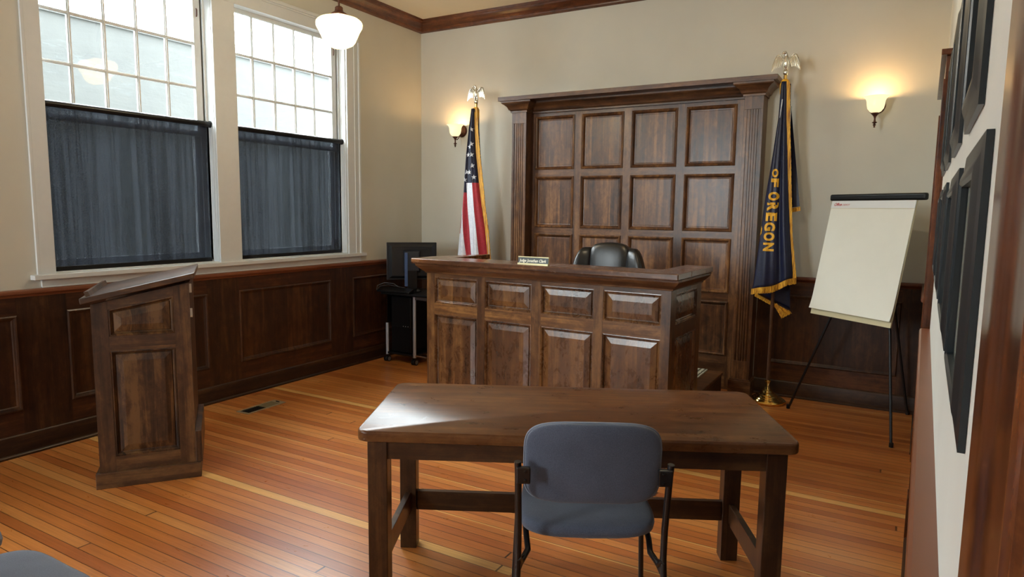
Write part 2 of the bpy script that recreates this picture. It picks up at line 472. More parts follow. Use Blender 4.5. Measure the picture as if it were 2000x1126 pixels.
# ---------------------------------------------------------------- room shell
H = 3.5588
RA = math.atan(.0295)
WO = Vector((4.87, 0, 0)); SD = Vector((-math.sin(RA), -math.cos(RA), 0)); TD = Vector((-math.cos(RA), math.sin(RA), 0))
RW = Matrix(((SD.x, TD.x, 0, WO.x), (SD.y, TD.y, 0, WO.y), (0, 0, 1, 0), (0, 0, 0, 1)))   # (along right wall, out of it, up)
YB = -9.4
m = MB(); m.box(-.3, YB-.2, -.08, 5.1, .2, 0); struct(m.build('floor', FLOOR))
m = MB(); m.box(-.3, YB-.2, H, 5.1, .2, H+.1); struct(m.build('ceiling', CEIL))
m = MB(); m.box(-.18, 0, 0, 5.1, .15, H); struct(m.build('wall_back', WALL))
m = MB(); m.box(-.18, YB-.15, 0, 5.1, YB, 1.115); m.box(-.18, YB-.15, 3.15, 5.1, YB, H)
xs = [-.18] + [q for w in FILL_WIN for q in w] + [5.1]
for a, b in zip(xs[::2], xs[1::2]): m.box(a, YB-.15, 1.115, b, YB, 3.15)
struct(m.build('wall_front', WALL))
m = MB()
WZ0, WZ1 = 1.115, 3.15
m.box(-.18, YB, 0, 0, 0, WZ0); m.box(-.18, YB, WZ1, 0, 0, H)
ys = [YB] + [q for w in WIN for q in w] + [0]
for a, b in zip(ys[::2], ys[1::2]): m.box(-.18, a, WZ0, 0, b, WZ1)
struct(m.build('wall_left', WALL))
DS0, DS1 = 1.22, 2.27          # far doorway on the right wall
m = MB()
m.box(-.2, -.15, 0, DS0, 0, H, M=RW); m.box(DS1, -.15, 0, 9.5, 0, H, M=RW); m.box(DS0, -.15, 2.15, DS1, 0, H, M=RW)
struct(m.build('wall_right', WALLW))

# crown moulding
cp = [(0,3.445),(.022,3.452),(.03,3.4565),(.034,3.468),(.04,3.478),(.046,3.48),(.062,3.50),(.085,3.52),(.092,3.535),(.10,3.538),(.11,3.5588),(0,3.5588)]
def crown(name, mat, fn):
    mb = MB(); mb.prism([fn(a, b)[0] for a, b in cp], fn(0, 0)[1]); return struct(mb.build(name, mat))
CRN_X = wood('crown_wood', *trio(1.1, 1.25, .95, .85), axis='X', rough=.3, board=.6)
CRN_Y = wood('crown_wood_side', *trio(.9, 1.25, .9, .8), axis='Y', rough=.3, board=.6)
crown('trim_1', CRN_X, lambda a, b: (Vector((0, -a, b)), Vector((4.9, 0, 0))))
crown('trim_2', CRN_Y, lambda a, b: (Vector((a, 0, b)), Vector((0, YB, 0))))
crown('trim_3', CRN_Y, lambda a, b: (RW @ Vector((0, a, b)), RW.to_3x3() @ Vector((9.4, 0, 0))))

# ---------------------------------------------------------------- wainscot
WP_R = [(0, 0), (0, .006), (.008, .011), (.016, .008), (.018, .001), (.026, -.002), (.032, -.006)]
def wainscot(name, M, L0, L1, panels, mats, cap_ext=0.0, t=.012, zr=(.283, .876)):
    """M maps (along, out, up); panels are (a, b) spans along the wall"""
    V, Hh, P, BB, CAP = mats
    mb = MB()
    N = M.to_3x3() @ Vector((0, 1, 0))
    e = [L0] + [q for p in panels for q in p] + [L1]
    for a, b in zip(e[::2], e[1::2]): mb.box(a, 0, 0, b, t, 1.005, 0, M)
    for a, b in panels:
        mb.box(a, 0, zr[1], b, t-.0006, 1.005, 1, M); mb.box(a, 0, 0, b, t-.0006, zr[0], 1, M)
        mb.panel([M @ Vector(q) for q in ((a, t, zr[0]), (b, t, zr[0]), (b, t, zr[1]), (a, t, zr[1]))], N, WP_R, 2)
    w = struct(mb.build(name, [V, Hh, P], recalc=False))
    cb = MB()
    prof = [(0, .985), (.016, .985), (.02, .993), (.032, 1.003), (.04, 1.008), (.042, 1.018), (.04, 1.028), (.034, 1.0323), (0, 1.0323)]
    cb.prism([M @ Vector((L0 - cap_ext, p, z)) for p, z in prof], M.to_3x3() @ Vector((L1 - L0 + cap_ext, 0, 0)))
    c = struct(cb.build('trim_' + name.split('_')[1] + '1', CAP, smooth=True)); 
    return w
def baseboard(name, M, L0, L1, mat, h=.138):
    mb = MB()
    prof = [(0, 0), (.034, 0), (.034, .012), (.028, .02), (.022, .022), (.022, h-.012), (.018, h-.004), (.012, h), (0, h)]
    mb.prism([M @ Vector((L0, p, z)) for p, z in prof], M.to_3x3() @ Vector((L1 - L0, 0, 0)))
    return struct(mb.build(name, mat, smooth=True))
ML = Matrix(((0, 1, 0, 0), (1, 0, 0, 0), (0, 0, 1, 0), (0, 0, 0, 1)))      # (y, x, z)
MBK = Matrix(((1, 0, 0, 0), (0, -1, 0, 0), (0, 0, 1, 0), (0, 0, 0, 1)))   # (x, -y, z)
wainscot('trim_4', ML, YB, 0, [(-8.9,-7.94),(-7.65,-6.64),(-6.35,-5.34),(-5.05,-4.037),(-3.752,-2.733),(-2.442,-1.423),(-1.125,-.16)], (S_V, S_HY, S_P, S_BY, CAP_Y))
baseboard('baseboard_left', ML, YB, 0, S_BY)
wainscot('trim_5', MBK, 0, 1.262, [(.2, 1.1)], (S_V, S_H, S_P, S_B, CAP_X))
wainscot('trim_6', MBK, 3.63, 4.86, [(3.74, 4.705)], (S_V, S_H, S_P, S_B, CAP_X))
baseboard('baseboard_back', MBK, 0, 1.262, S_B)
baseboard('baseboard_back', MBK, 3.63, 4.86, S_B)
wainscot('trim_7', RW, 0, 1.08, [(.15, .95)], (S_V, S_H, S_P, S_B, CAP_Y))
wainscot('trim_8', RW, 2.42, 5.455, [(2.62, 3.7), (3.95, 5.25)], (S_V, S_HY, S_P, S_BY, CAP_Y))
baseboard('baseboard_right', RW, 0, 1.07, S_BY)
baseboard('baseboard_right', RW, 2.44, 5.45, S_BY)
baseboard('baseboard_front', Matrix(((1,0,0,0),(0,1,0,YB),(0,0,1,0),(0,0,0,1))), 0, 4.6, S_B)

# far doorway in the right wall
m = MB()
for a, b in ((DS0-.13, DS0), (DS1, DS1+.13)):
    m.box(a, -.02, 0, b, .022, 2.16, 0, RW)
    m.box(a if a < DS0-.05 else b-.02, .0, 0, a+.02 if a < DS0-.05 else b, .03, 2.16, 0, RW)
m.box(DS0-.13, -.02, 2.15, DS1+.13, .024, 2.26, 0, RW)
m.box(DS0-.16, -.02, 2.26, DS1+.16, .045, 2.285, 0, RW)
m.box(DS0-.13, 0, 0, DS0, .03, .2, 0, RW); m.box(DS1, 0, 0, DS1+.135, .034, .2, 0, RW)
for a, b in ((DS0-.001, DS0+.02), (DS1-.02, DS1+.001)): m.box(a, -.14, 0, b, -.01, 2.15, 0, RW)
d1 = struct(m.build('door_1', CASE, bevel=.002))
m = MB(); m.box(DS0+.02, -.09, .01, DS1-.02, -.05, 2.14, 0, RW)
for z0, z1 in ((.2, 1.0), (1.15, 2.0)):
    m.panel([RW @ Vector(q) for q in ((DS0+.15, -.0495, z0), (DS1-.15, -.0495, z0), (DS1-.15, -.0495, z1), (DS0+.15, -.0495, z1))], TD, [(0,0),(.012,.004),(.02,-.002+.003),(.05,.003)])
m.build('door_leaf', CASE, d1)
m = MB(); m.lathe([(.008,0),(.008,.03),(.024,.036),(.028,.05),(.02,.062),(0.002,.064)], 16, RW @ Vector((DS1-.08, -.05, .95)), axis=TD); m.build('door_handle', BRASS, d1, smooth=True)

# near doorway beside the camera (casing close to the lens)
m = MB()
pr = [(5.46,0),(5.46,.013),(5.464,.0145),(5.552,.0145),(5.558,.0125),(5.566,.0105),(5.655,.0105),(5.662,.0135),(5.672,.0140),(5.68,.011),(5.684,.0),(5.684,-.02),(5.46,-.02)]
m.prism([RW @ Vector((s, t, 0)) for s, t in pr], (0, 0, 2.3))
m.box(5.684, -.03, 0, 5.70, .0075, 2.25, 0, RW)
d2 = struct(m.build('door_2', CASE, smooth=True, ang=25))
DLEAF = wood('door_leaf_wood', *trio(1.2, 1.35, .9, .6), axis='Z', rough=.3, board=.5, contrast=1.3, grain=7)
m = MB(); m.box(5.70, -.05, .01, 6.6, .005, 2.2, 0, RW)
m.panel([RW @ Vector(q) for q in ((5.80, .0055, .9), (6.5, .0055, .9), (6.5, .0055, 2.05), (5.80, .0055, 2.05))], TD, [(0,0),(.008,.004),(.02,.0),(.04,-.0006)])
m.build('door_leaf', DLEAF, d2)

# ---------------------------------------------------------------- windows
def window(i, y0, y1, cl, cr):
    """opening y0..y1, casing seen between cl and cr"""
    n = f'window_{i}'
    m = MB()                      # jamb liner, sill and stool
    m.box(-.17, y0, WZ0, -.001, y0+.012, WZ1); m.box(-.17, y1-.012, WZ0, -.001, y1, WZ1)
    m.box(-.17, y0, WZ1-.012, -.001, y1, WZ1); m.box(-.17, y0, WZ0, -.001, y1, WZ0+.008)
    # stops
    m.box(-.085, y1-.03, WZ0, -.07, y1-.012, WZ1-.012); m.box(-.085, y0+.012, WZ0, -.07, y0+.03, WZ1-.012)
    m.box(-.125, y1-.045, WZ0, -.115, y1-.012, WZ1-.012)
    root = struct(m.build(n, WHITE, bevel=.0015))
    gx = -.10
    g1 = y1 - .095; g0 = g1 - 1.115
    s = MB()                      # upper sash, three rows of five
    zt, zb = 3.105, 2.13
    s.box(-.118, y0+.012, zb-.04, -.088, g0, WZ1-.012); s.box(-.118, g1, zb-.04, -.088, y1-.04, WZ1-.012)
    s.box(-.118, g0, zt, -.088, g1, WZ1-.012); s.box(-.118, g0, zb-.04, -.088, g1, zb)
    for k in range(1, 5):
        y = g0 + (g1-g0)*k/5
        s.box(-.108, y-.011, zb, -.09, y+.011, zt); s.box(-.113, y-.004, zb, -.084, y+.004, zt)
    for k in range(1, 3):
        z = zb + (zt-zb)*k/3
        s.box(-.1075, g0, z-.010, -.0905, g1, z+.010); s.box(-.1125, g0, z-.004, -.0845, g1, z+.004)
    s.build('upper_sash', WHITE, root, bevel=.001)
    s = MB()
    s.box(-.156, y0+.012, WZ0+.008, -.126, g0+.0, zb+.02); s.box(-.156, g1, WZ0+.008, -.126, y1-.012, zb+.02)
    s.box(-.156, g0, zb-.03, -.126, g1, zb+.02); s.box(-.156, g0, WZ0+.008, -.126, g1, WZ0+.08)
    s.build('lower_sash', WHITE, root, bevel=.001)
    g = MB(); g.box(gx-.002, g0-.003, zb-.003, gx, g1+.003, zt+.003); g.build('pane', GLASS, root)
    g = MB(); g.box(-.142, g0-.003, WZ0+.07, -.140, g1+.003, zb); g.build('pane', GLASS, root)
    c = MB(); c.tube([(-.083, y1-.07, 2.98), (-.078, y1-.07, 2.99), (-.076, y1-.07, 3.03), (-.083, y1-.07, 3.04)], .004, 6)
    c.build('sash_latch', BRONZE, root, smooth=True)
    return root
W = []
for i, (a, b) in enumerate([WIN[2], WIN[3], WIN[0], WIN[1]]): W.append(window(i+1, a, b, 0, 0))  # the pair behind the camera comes last, unseen and added for daylight
for i, (a, b) in enumerate(FILL_WIN):  # added fill window, out of view behind the camera
    m = MB(); m.box(a, YB-.1, 1.115, a+.05, YB-.06, 3.15); m.box(b-.05, YB-.1, 1.115, b, YB-.06, 3.15)
    for z in (1.115, 2.11, 3.10): m.box(a, YB-.1, z, b, YB-.06, z+.05)
    m.box(a-.05, YB, 1.085, b+.05, YB+.05, 1.115)
    for q in (a-.1, b): m.box(q, YB, 1.115, q+.1, YB+.02, 3.15)
    m.box(a-.1, YB, 3.15, b+.1, YB+.02, 3.25)
    r = struct(m.build(f'window_{i+5}', WHITE)); m = MB(); m.box(a+.05, YB-.082, 1.16, b-.05, YB-.08, 3.1); m.build('pane', GLASS, r)
def casing(off, root):
    m = MB()
    m.box(0, -3.90+off, 1.115, .018, -3.80+off, 3.13); m.box(0, -3.905+off, 1.115, .0185, -3.888+off, 3.13)
    m.box(0, -2.60+off, 1.115, .018, -2.40+off, 3.13)
    m.box(0, -1.168+off, 1.115, .018, -1.0+off, 3.13)
    m.box(.0, -1.075+off, 1.115, .024, -1.062+off, 3.13); m.box(.0, -1.02+off, 1.115, .032, -1.0+off, 3.13)
    m.box(0, -3.905+off, 3.13, .019, -1.0+off, 3.235); m.box(0, -3.93+off, 3.235, .04, -.985+off, 3.262); m.box(0, -3.915+off, 3.222, .028, -.99+off, 3.236)
    m.build('window_casing', WHITE, root, bevel=.0015)
    m = MB(); m.box(-.02, -3.94+off, 1.085, .052, -.955+off, 1.116); m.build('window_sill', WHITE, root, bevel=.004)
    m = MB(); m.box(0, -3.885+off, 1.033, .016, -1.005+off, 1.085); m.box(0, -3.885+off, 1.033, .02, -1.005+off, 1.04); m.build('apron', WHITE, root, bevel=.0015)
casing(0, W[0]); casing(-5.04, W[2])

# roller blinds
def blind(y0, y1, label, rest=True):
    root = empty('roller_blind', (-.05, (y0+y1)/2, 2.185), label=label, cat='window blind', group='charcoal roller blinds over the lower window sashes')
    w = (y1-y0)/2
    m = MB(); m.tube([(0, -w+.012, 0), (0, w-.012, 0)], .021, 16); m.build('roller_tube', BLACKP, root, smooth=True)
    m = MB()
    m.box(-.0185, -w+.022, -1.035, -.0175, w-.022, -.004)
    m.build('fabric', BLIND, root)
    m = MB(); m.box(-.022, -w+.02, -1.062, -.012, w-.02, -1.032); m.build('bottom_bar', BLACKP, root, bevel=.002)
    m = MB(); m.box(-.026, -w+.004, -1.05, -.02, -w+.022, -.02); m.build('side_channel', BLACKP, root)
    m = MB(); m.box(-.026, w-.022, -1.05, -.02, w-.004, -.02); m.build('side_channel', BLACKP, root)
    for s in (-1, 1):
        m = MB(); m.lathe([(.004,-.004),(.026,-.004),(.026,.008),(.004,.008)], 18, (0, s*(w-.008), 0), axis=(0,1,0)); m.build('bracket', BLACKM, root, smooth=True)
    m = MB(); m.tube([(.026, w-.006, 0), (.026, w-.006, -.75), (.030, w-.004, -.76), (.034, w-.002, -.75), (.034, w-.002, 0)], .0018, 5); m.build('pull_chain', WHITE, root)
    m = MB(); m.lathe([(.0015,-.04),(.005,-.035),(.005,.0),(.0015,.006)], 8, (.030, w-.004, -.76)); m.build('chain_weight', WHITE, root, smooth=True)
    return root
blind(-3.795, -2.598, 'charcoal roller blind on the window behind the lectern')
b2 = blind(-2.392, -1.172, 'charcoal roller blind on the window nearer the room corner')
m = MB(); m.box(-.034, .50, -1.0, -.03, .57, -.93); m.build('sensor_box', BLACKP, b2)
blind(-8.835, -7.638, 'charcoal roller blind on the unseen rearmost window added for daylight'); blind(-7.432, -6.212, 'charcoal roller blind on the unseen window added behind the camera for daylight')

# outside
m = MB(); m.box(-3.4, -16, -1.2, -3.0, 8, 3.50); m.box(-3.42, -16, 3.50, -2.97, 8, 3.54)
tag(m.build('neighbouring_building', CONC), 'pale concrete building wall seen through the upper window panes', 'building')
m = MB(); m.box(-12, -20, -1.3, -.18, 12, -1.2); struct(m.build('ground', plain('grey_paving', lin(120,120,116), .9, noise=.1, nscale=4)))

# ---------------------------------------------------------------- panelled screen behind the bench
RP = [(0, 0), (.001, -.003), (.007, -.002), (.013, -.010), (.016, -.017), (.021, -.019), (.024, -.0135), (.060, -.0055)]
RPC = [(-.002, 0), (-.002, .007), (.008, .0125), (.017, .006), (.023, -.006), (.028, -.015), (.036, -.016), (.040, -.0145)]
cab = empty('panelled_screen', (2.445, -.02, 0), label='tall dark wooden panelled screen with fluted pilasters on the back wall behind the bench', cat='wall panelling')
CX = 2.445
cols = [(1.462,1.880), (1.960,2.378), (2.458,2.880), (2.962,3.390)]
rows = [(.303,.780), (.856,1.328), (1.392,1.888), (1.960,2.470)]
fy = -.03     # panel plane, local
m = MB()
xs = [1.425] + [q for c in cols for q in c] + [3.475]
for a, b in zip(xs[::2], xs[1::2]): m.box(a-CX, fy, 0, b-CX, .02, 2.56, 0)
zs = [0] + [q for r in rows for q in r] + [2.56]
for c0, c1 in cols:
    for a, b in zip(zs[::2], zs[1::2]): m.box(c0-CX, fy+.0005, a, c1-CX, .02, b, 1)
    m.box(c0-CX, fy+.016, 0, c1-CX, .02, 2.56, 0)
m.build('frame', [C_V, C_H], cab)
for r0, r1 in rows:
    for c0, c1 in cols:
        m = MB(); m.panel([(c0-CX, fy, r0), (c1-CX, fy, r0), (c1-CX, fy, r1), (c0-CX, fy, r1)], (0,-1,0), RPC)
        m.build('panel', C_P, cab)
pf = -.17      # pilaster front local
for x0, x1 in ((1.267, 1.427), (3.475, 3.625)):
    a, b = x0-CX, x1-CX
    m = MB()
    zb, zt = .30, 2.40
    n = 5; mw = .024; w = (b-a-2*mw)/n
    m.box(a, pf+.007, .13, b, .02, 2.52, 0)
    m.box(a, pf, .13, b, pf+.007, zb, 0); m.box(a, pf, zt, b, pf+.007, 2.52, 0)
    m.box(a, pf, zb, a+mw, pf+.007, zt, 0); m.box(b-mw, pf, zb, b, pf+.007, zt, 0)
    for k in range(n):
        c = a + mw + w*(k+.5)
        if k < n-1: m.box(c+w*.22, pf, zb, c+w*.78, pf+.007, zt, 0)
    m.build('pilaster', C_V, cab, bevel=.0015)
    m = MB(); m.box(a-.018, pf-.018, 0, b+.018, .02, .13, 0); m.box(a-.010, pf-.010, .13, b+.010, .02, .142, 0); m.build('plinth', C_H, cab, bevel=.002)
# cornice: a cove that breaks forward over each pilaster
m = MB()
cv = [(0,2.505),(.012,2.505),(.012,2.52),(.02,2.528),(.026,2.53),(.03,2.54),(.04,2.56),(.06,2.578),(.078,2.588),(.082,2.596),(.082,2.61)]
def cornice(x0, x1, yf, left=True, right=True):
    rings = []
    for o, z in cv:
        L = x0 - (o if left else 0); R = x1 + (o if right else 0)
        rings.append([(L, .02, z), (L, yf-o, z), (R, yf-o, z), (R, .02, z)])
    m.loft(rings)
cornice(1.267-CX, 1.427-CX, pf); cornice(3.475-CX, 3.625-CX, pf); cornice(1.427-CX, 3.475-CX, fy-.02, False, False)
m.box(1.16-CX, pf-.10, 2.61, 3.735-CX, .02, 2.648)
m.build('cornice', C_H, cab, smooth=True, ang=25)

# ---------------------------------------------------------------- platform + rug
pl = empty('platform', (2.4, 0, 0), label='low dark wooden platform step behind the judge bench', cat='platform')
m = MB(); m.box(1.74-2.4, -2.03, 0, 3.40-2.4, -.20, .165); m.build('riser', S_B, pl)
m = MB(); m.box(1.735-2.4, -2.04, .165, 3.415-2.4, -.20, .19); m.build('tread', C_H, pl, bevel=.006)
m = MB(); m.box(1.80, -1.95, .19, 3.285, -.22, .20)
rg = tag(m.build('striped_rug', RUG), 'grey and cream striped rug on the platform behind the bench', 'rug')
t = NT('rug_stripes'); o_ = t.obj(); sp = t.new('ShaderNodeSeparateXYZ'); t.link(o_, sp.inputs[0])
sw = t.math('FRACT', t.math('MULTIPLY', t.math('ADD', sp.outputs[0], t.math('MULTIPLY', t.noise(o_, 40, 2, .5), .02)), 26))
t.link(t.ramp(sw, [(.35, lin(84,80,62)), (.5, lin(200,196,172))]), t.bsdf.inputs['Base Color']); t.bsdf.inputs['Roughness'].default_value = .9
rg.data.materials[0] = t.mat

# ---------------------------------------------------------------- judge bench
BR = math.atan2(-.060, 1.84)
bench = empty('judge_bench', (1.676, -2.115, 0), BR, label='large dark wooden judge bench with raised panels in the middle of the room', cat='bench')
BW, BD, ZT = 1.835, .62, 1.095
m = MB()
pc = [(.07,.448), (.512,.885), (.958,1.338), (1.402,1.778)]
zu = (.877,1.068); zl = (.235,.795)
xs = [0] + [q for c in pc for q in c] + [BW]
for a, b in zip(xs[::2], xs[1::2]): m.box(a, 0, 0, b, .04, ZT, 0)
for c0, c1 in pc:
    for a, b in ((0, zl[0]), (zl[1], zu[0]), (zu[1], ZT)): m.box(c0, .0006, a, c1, .04, b, 1)
    m.box(c0, .02, 0, c1, .04, ZT, 0)
m.build('front_frame', [W_V, B_H], bench)
for c0, c1 in pc:
    for z0, z1 in (zu, zl):
        m = MB(); m.panel([(c0,0,z0),(c1,0,z0),(c1,0,z1),(c0,0,z1)], (0,-1,0), RP); m.build('panel', B_P, bench)
def side(x, sgn, name):
    m = MB()
    sc_ = (.10, .53)
    x0, x1 = (x-.04, x) if sgn > 0 else (x, x+.04)
    for a, b in ((.0405, sc_[0]), (sc_[1], BD)): m.box(x0, a, 0, x1, b, ZT, 0)
    for a, b in ((0, zl[0]), (zl[1], zu[0]), (zu[1], ZT)): m.box(x0, sc_[0], a, x1-.0006*sgn, sc_[1], b, 0)
    if sgn > 0: m.box(x0, sc_[0], 0, x-.022, sc_[1], ZT, 0)
    else: m.box(x+.022, sc_[0], 0, x1, sc_[1], ZT, 0)
    m.build(name, W_V, bench)
    for z0, z1 in (zu, zl):
        m = MB(); m.panel([(x,sc_[0],z0),(x,sc_[1],z0),(x,sc_[1],z1),(x,sc_[0],z1)], (sgn,0,0), RP); m.build('panel', B_P, bench)
side(BW, 1, 'side_frame'); side(0, -1, 'side_frame')
# moulding under the counter
m = MB()
mp = [(0, 1.092), (.010, 1.094), (.012, 1.104), (.022, 1.110), (.034, 1.122), (.052, 1.138), (.060, 1.148), (.062, 1.162)]
m.loft([[(-o, BD, z), (-o, -o, z), (BW+o, -o, z), (BW+o, BD, z)] for o, z in mp])
m.build('moulding', W_H, bench, smooth=True, ang=25)
m = MB()
out = [(-.085, -.078), (BW+.062, -.078), (BW+.062, .655), (BW-.125, .655), (BW-.125, .20), (.12, .15), (.12, .60), (.068, .66), (-.085, .10)]
# counter, split into convex slabs that meet edge to edge
def slab(pts): m.prism([(x, y, 1.162) for x, y in pts], (0, 0, .038))
slab([(-.085, -.078), (BW+.062, -.078), (BW+.062, .18), (-.085, .18)])
slab([(BW-.125, .18), (BW+.062, .18), (BW+.062, .655), (BW-.125, .655)])
slab([(-.085, .18), (.115, .18), (.115, .66), (.085, .66)])
b_ = m.build('countertop', wood('bench_top_wood', *trio(1.35, 1, .95, .85), axis='X', rough=.26, coat=.5), bench, bevel=.005)
m = MB(); m.box(.04, .30, 1.02-.30, BW-.04, .60, 1.02-.27); m.build('desk_shelf', W_H, bench)

# nameplate
npl = empty('nameplate', (2.468, -2.172, 1.2), math.radians(2.5)+BR, label='small black and gold desk nameplate on the front edge of the bench top', cat='nameplate')
m = MB(); m.prism([(0,-.004,0),(0,-.004,.009),(0,.004,.009),(0,.012,.05),(0,.018,.05),(0,.018,0)], (.225,0,0)); PALEB = plain('pale_brass', lin(232,222,176), .3, metal=.6)
m.build('holder', PALEB, npl, bevel=.0006)
pt = Matrix.Rotation(math.radians(-12), 4, 'X')
NP = plain('nameplate_black', lin(46,56,56), .35)
def npf(x, z, d=0): 
    q = Vector((x, 0, z)); q = Vector((q.x, .0035+ (z-.009)*.2 - d, z)); return q
m = MB(); m.poly([npf(.001,.008,.001), npf(.224,.008,.001), npf(.224,.046,.001), npf(.001,.046,.001)]); m.poly([npf(.003,.009,-.001), npf(.222,.009,-.001), npf(.222,.043,-.001), npf(.003,.043,-.001)]); m.build('plate', NP, npl)
m = MB(); m.box(.0, .008, .046, .225, .018, .052); m.build('top_rail', PALEB, npl)
m = MB(); add_text(m, 'Judge Jonathan Clark', .026, lambda p: npf(.012+p.x, .017+p.y, .0016+p.z), shear=.25, bold=.0006, fit=.20); m.build('lettering', plain('white_lettering', lin(240,238,220), .4), npl, recalc=False)

# ---------------------------------------------------------------- judge chair
jc = empty('executive_chair', (2.70, -.95, .20), math.radians(4), label='black leather high-backed executive chair behind the judge bench', cat='chair')
def shp(p, c, a):  # bow a back pad forward at its sides
    return Vector((p.x, p.y - a*(p.x/.25)**2, p.z))
m = MB(); m.sell((0,-.215,.79), (.158,.06,.325), (.32,.34), 48, 26, fn=lambda p: Vector((p.x*(1+.06*p.z/.3), p.y - .012*math.cos(p.x*9) + p.z*.12, p.z - .02*(p.x/.158)**2))); m.build('backrest_pad', LEATHER, jc, smooth=True, ang=80)
for s in (-1, 1):
    m = MB(); m.sell((s*.205,-.235,.73), (.080,.085,.345), (.6,.5), 34, 26, fn=lambda p, s=s: Vector((p.x*(1.25-.45*max(0,p.z)/.345) - s*.035*max(0,p.z/.345)**2 + s*.012, p.y - .03*(s*p.x/.08) + p.z*.12, p.z)))
    m.build('side_bolster', LEATHER, jc, smooth=True, ang=80)
m = MB(); m.sell((0,-.13,.78), (.22,.035,.30), (.5,.4), 30, 14, fn=lambda p: Vector((p.x, p.y + p.z*.12, p.z))); m.build('back_shell', LEATHER, jc, smooth=True, ang=80)
m = MB(); m.sell((0,-.42,.45), (.26,.26,.065), (.5,.5), 36, 12); m.build('seat', LEATHER, jc, smooth=True, ang=80)
for s in (-1, 1):
    m = MB(); m.tube([(s*.27,-.2,.5),(s*.29,-.22,.62),(s*.29,-.45,.64),(s*.28,-.5,.5),(s*.2,-.45,.42)], .018, 8); m.sell((s*.29,-.34,.655), (.035,.14,.02), (.6,.6), 20, 10); m.build('armrest', LEATHER, jc, smooth=True, ang=80)
m = MB(); m.tube([(0,-.4,.1),(0,-.4,.4)], .028, 12)
for k in range(5):
    a = 2*PI*k/5; m.tube([(0,-.4,.11),(.3*math.cos(a), -.4+.3*math.sin(a), .06)], [.025,.015], 8)
m.build('base', BLACKP, jc, smooth=True)
for k in range(5):
    a = 2*PI*k/5; m = MB(); m.tube([(.3*math.cos(a)-.02*math.sin(a), -.4+.3*math.sin(a)+.02*math.cos(a), .028),(.3*math.cos(a)+.02*math.sin(a), -.4+.3*math.sin(a)-.02*math.cos(a), .028)], .027, 12); m.build('caster', BLACKP, jc, smooth=True)

# ---------------------------------------------------------------- table
TY = math.radians(26.75)
tb = empty('counsel_table', (2.982, -4.27, 0), TY, label='long dark wooden counsel table in the foreground with rounded corners', cat='table')
TL, TDp = 1.592, .695
def rrect(x0, y0, x1, y1, r, z, n=6):
    out = []
    for cx, cy, a0 in ((x1-r, y0+r, -PI/2), (x1-r, y1-r, 0), (x0+r, y1-r, PI/2), (x0+r, y0+r, PI)):
        for k in range(n+1):
            a = a0 + PI/2*k/n; out.append(Vector((cx+r*math.cos(a), cy+r*math.sin(a), z)))
    return out
m = MB()
for_r = [(.006, .7085), (.001, .7115), (0, .716), (0, .740), (.001, .7455), (.005, .7500)]
m.loft([rrect(i, i, TL-i, TDp-i, .045, z) for i, z in for_r]); m.build('tabletop', T_W, tb, smooth=True, ang=40)
lx = [.032, TL-.032-.074]; ly = [.045, TDp-.045-.07]
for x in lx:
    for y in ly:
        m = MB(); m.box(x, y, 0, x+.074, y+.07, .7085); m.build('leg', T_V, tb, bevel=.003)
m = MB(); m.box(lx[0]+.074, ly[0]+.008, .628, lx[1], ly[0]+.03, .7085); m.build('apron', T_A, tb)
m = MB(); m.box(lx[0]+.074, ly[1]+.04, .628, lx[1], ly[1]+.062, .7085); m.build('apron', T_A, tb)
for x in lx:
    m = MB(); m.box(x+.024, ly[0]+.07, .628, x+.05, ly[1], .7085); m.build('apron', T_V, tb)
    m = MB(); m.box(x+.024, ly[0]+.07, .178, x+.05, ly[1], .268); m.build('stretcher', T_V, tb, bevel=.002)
m = MB(); m.box(lx[0]+.074, ly[1]+.02, .178, lx[1], ly[1]+.046, .268); m.build('stretcher', T_A, tb, bevel=.002)

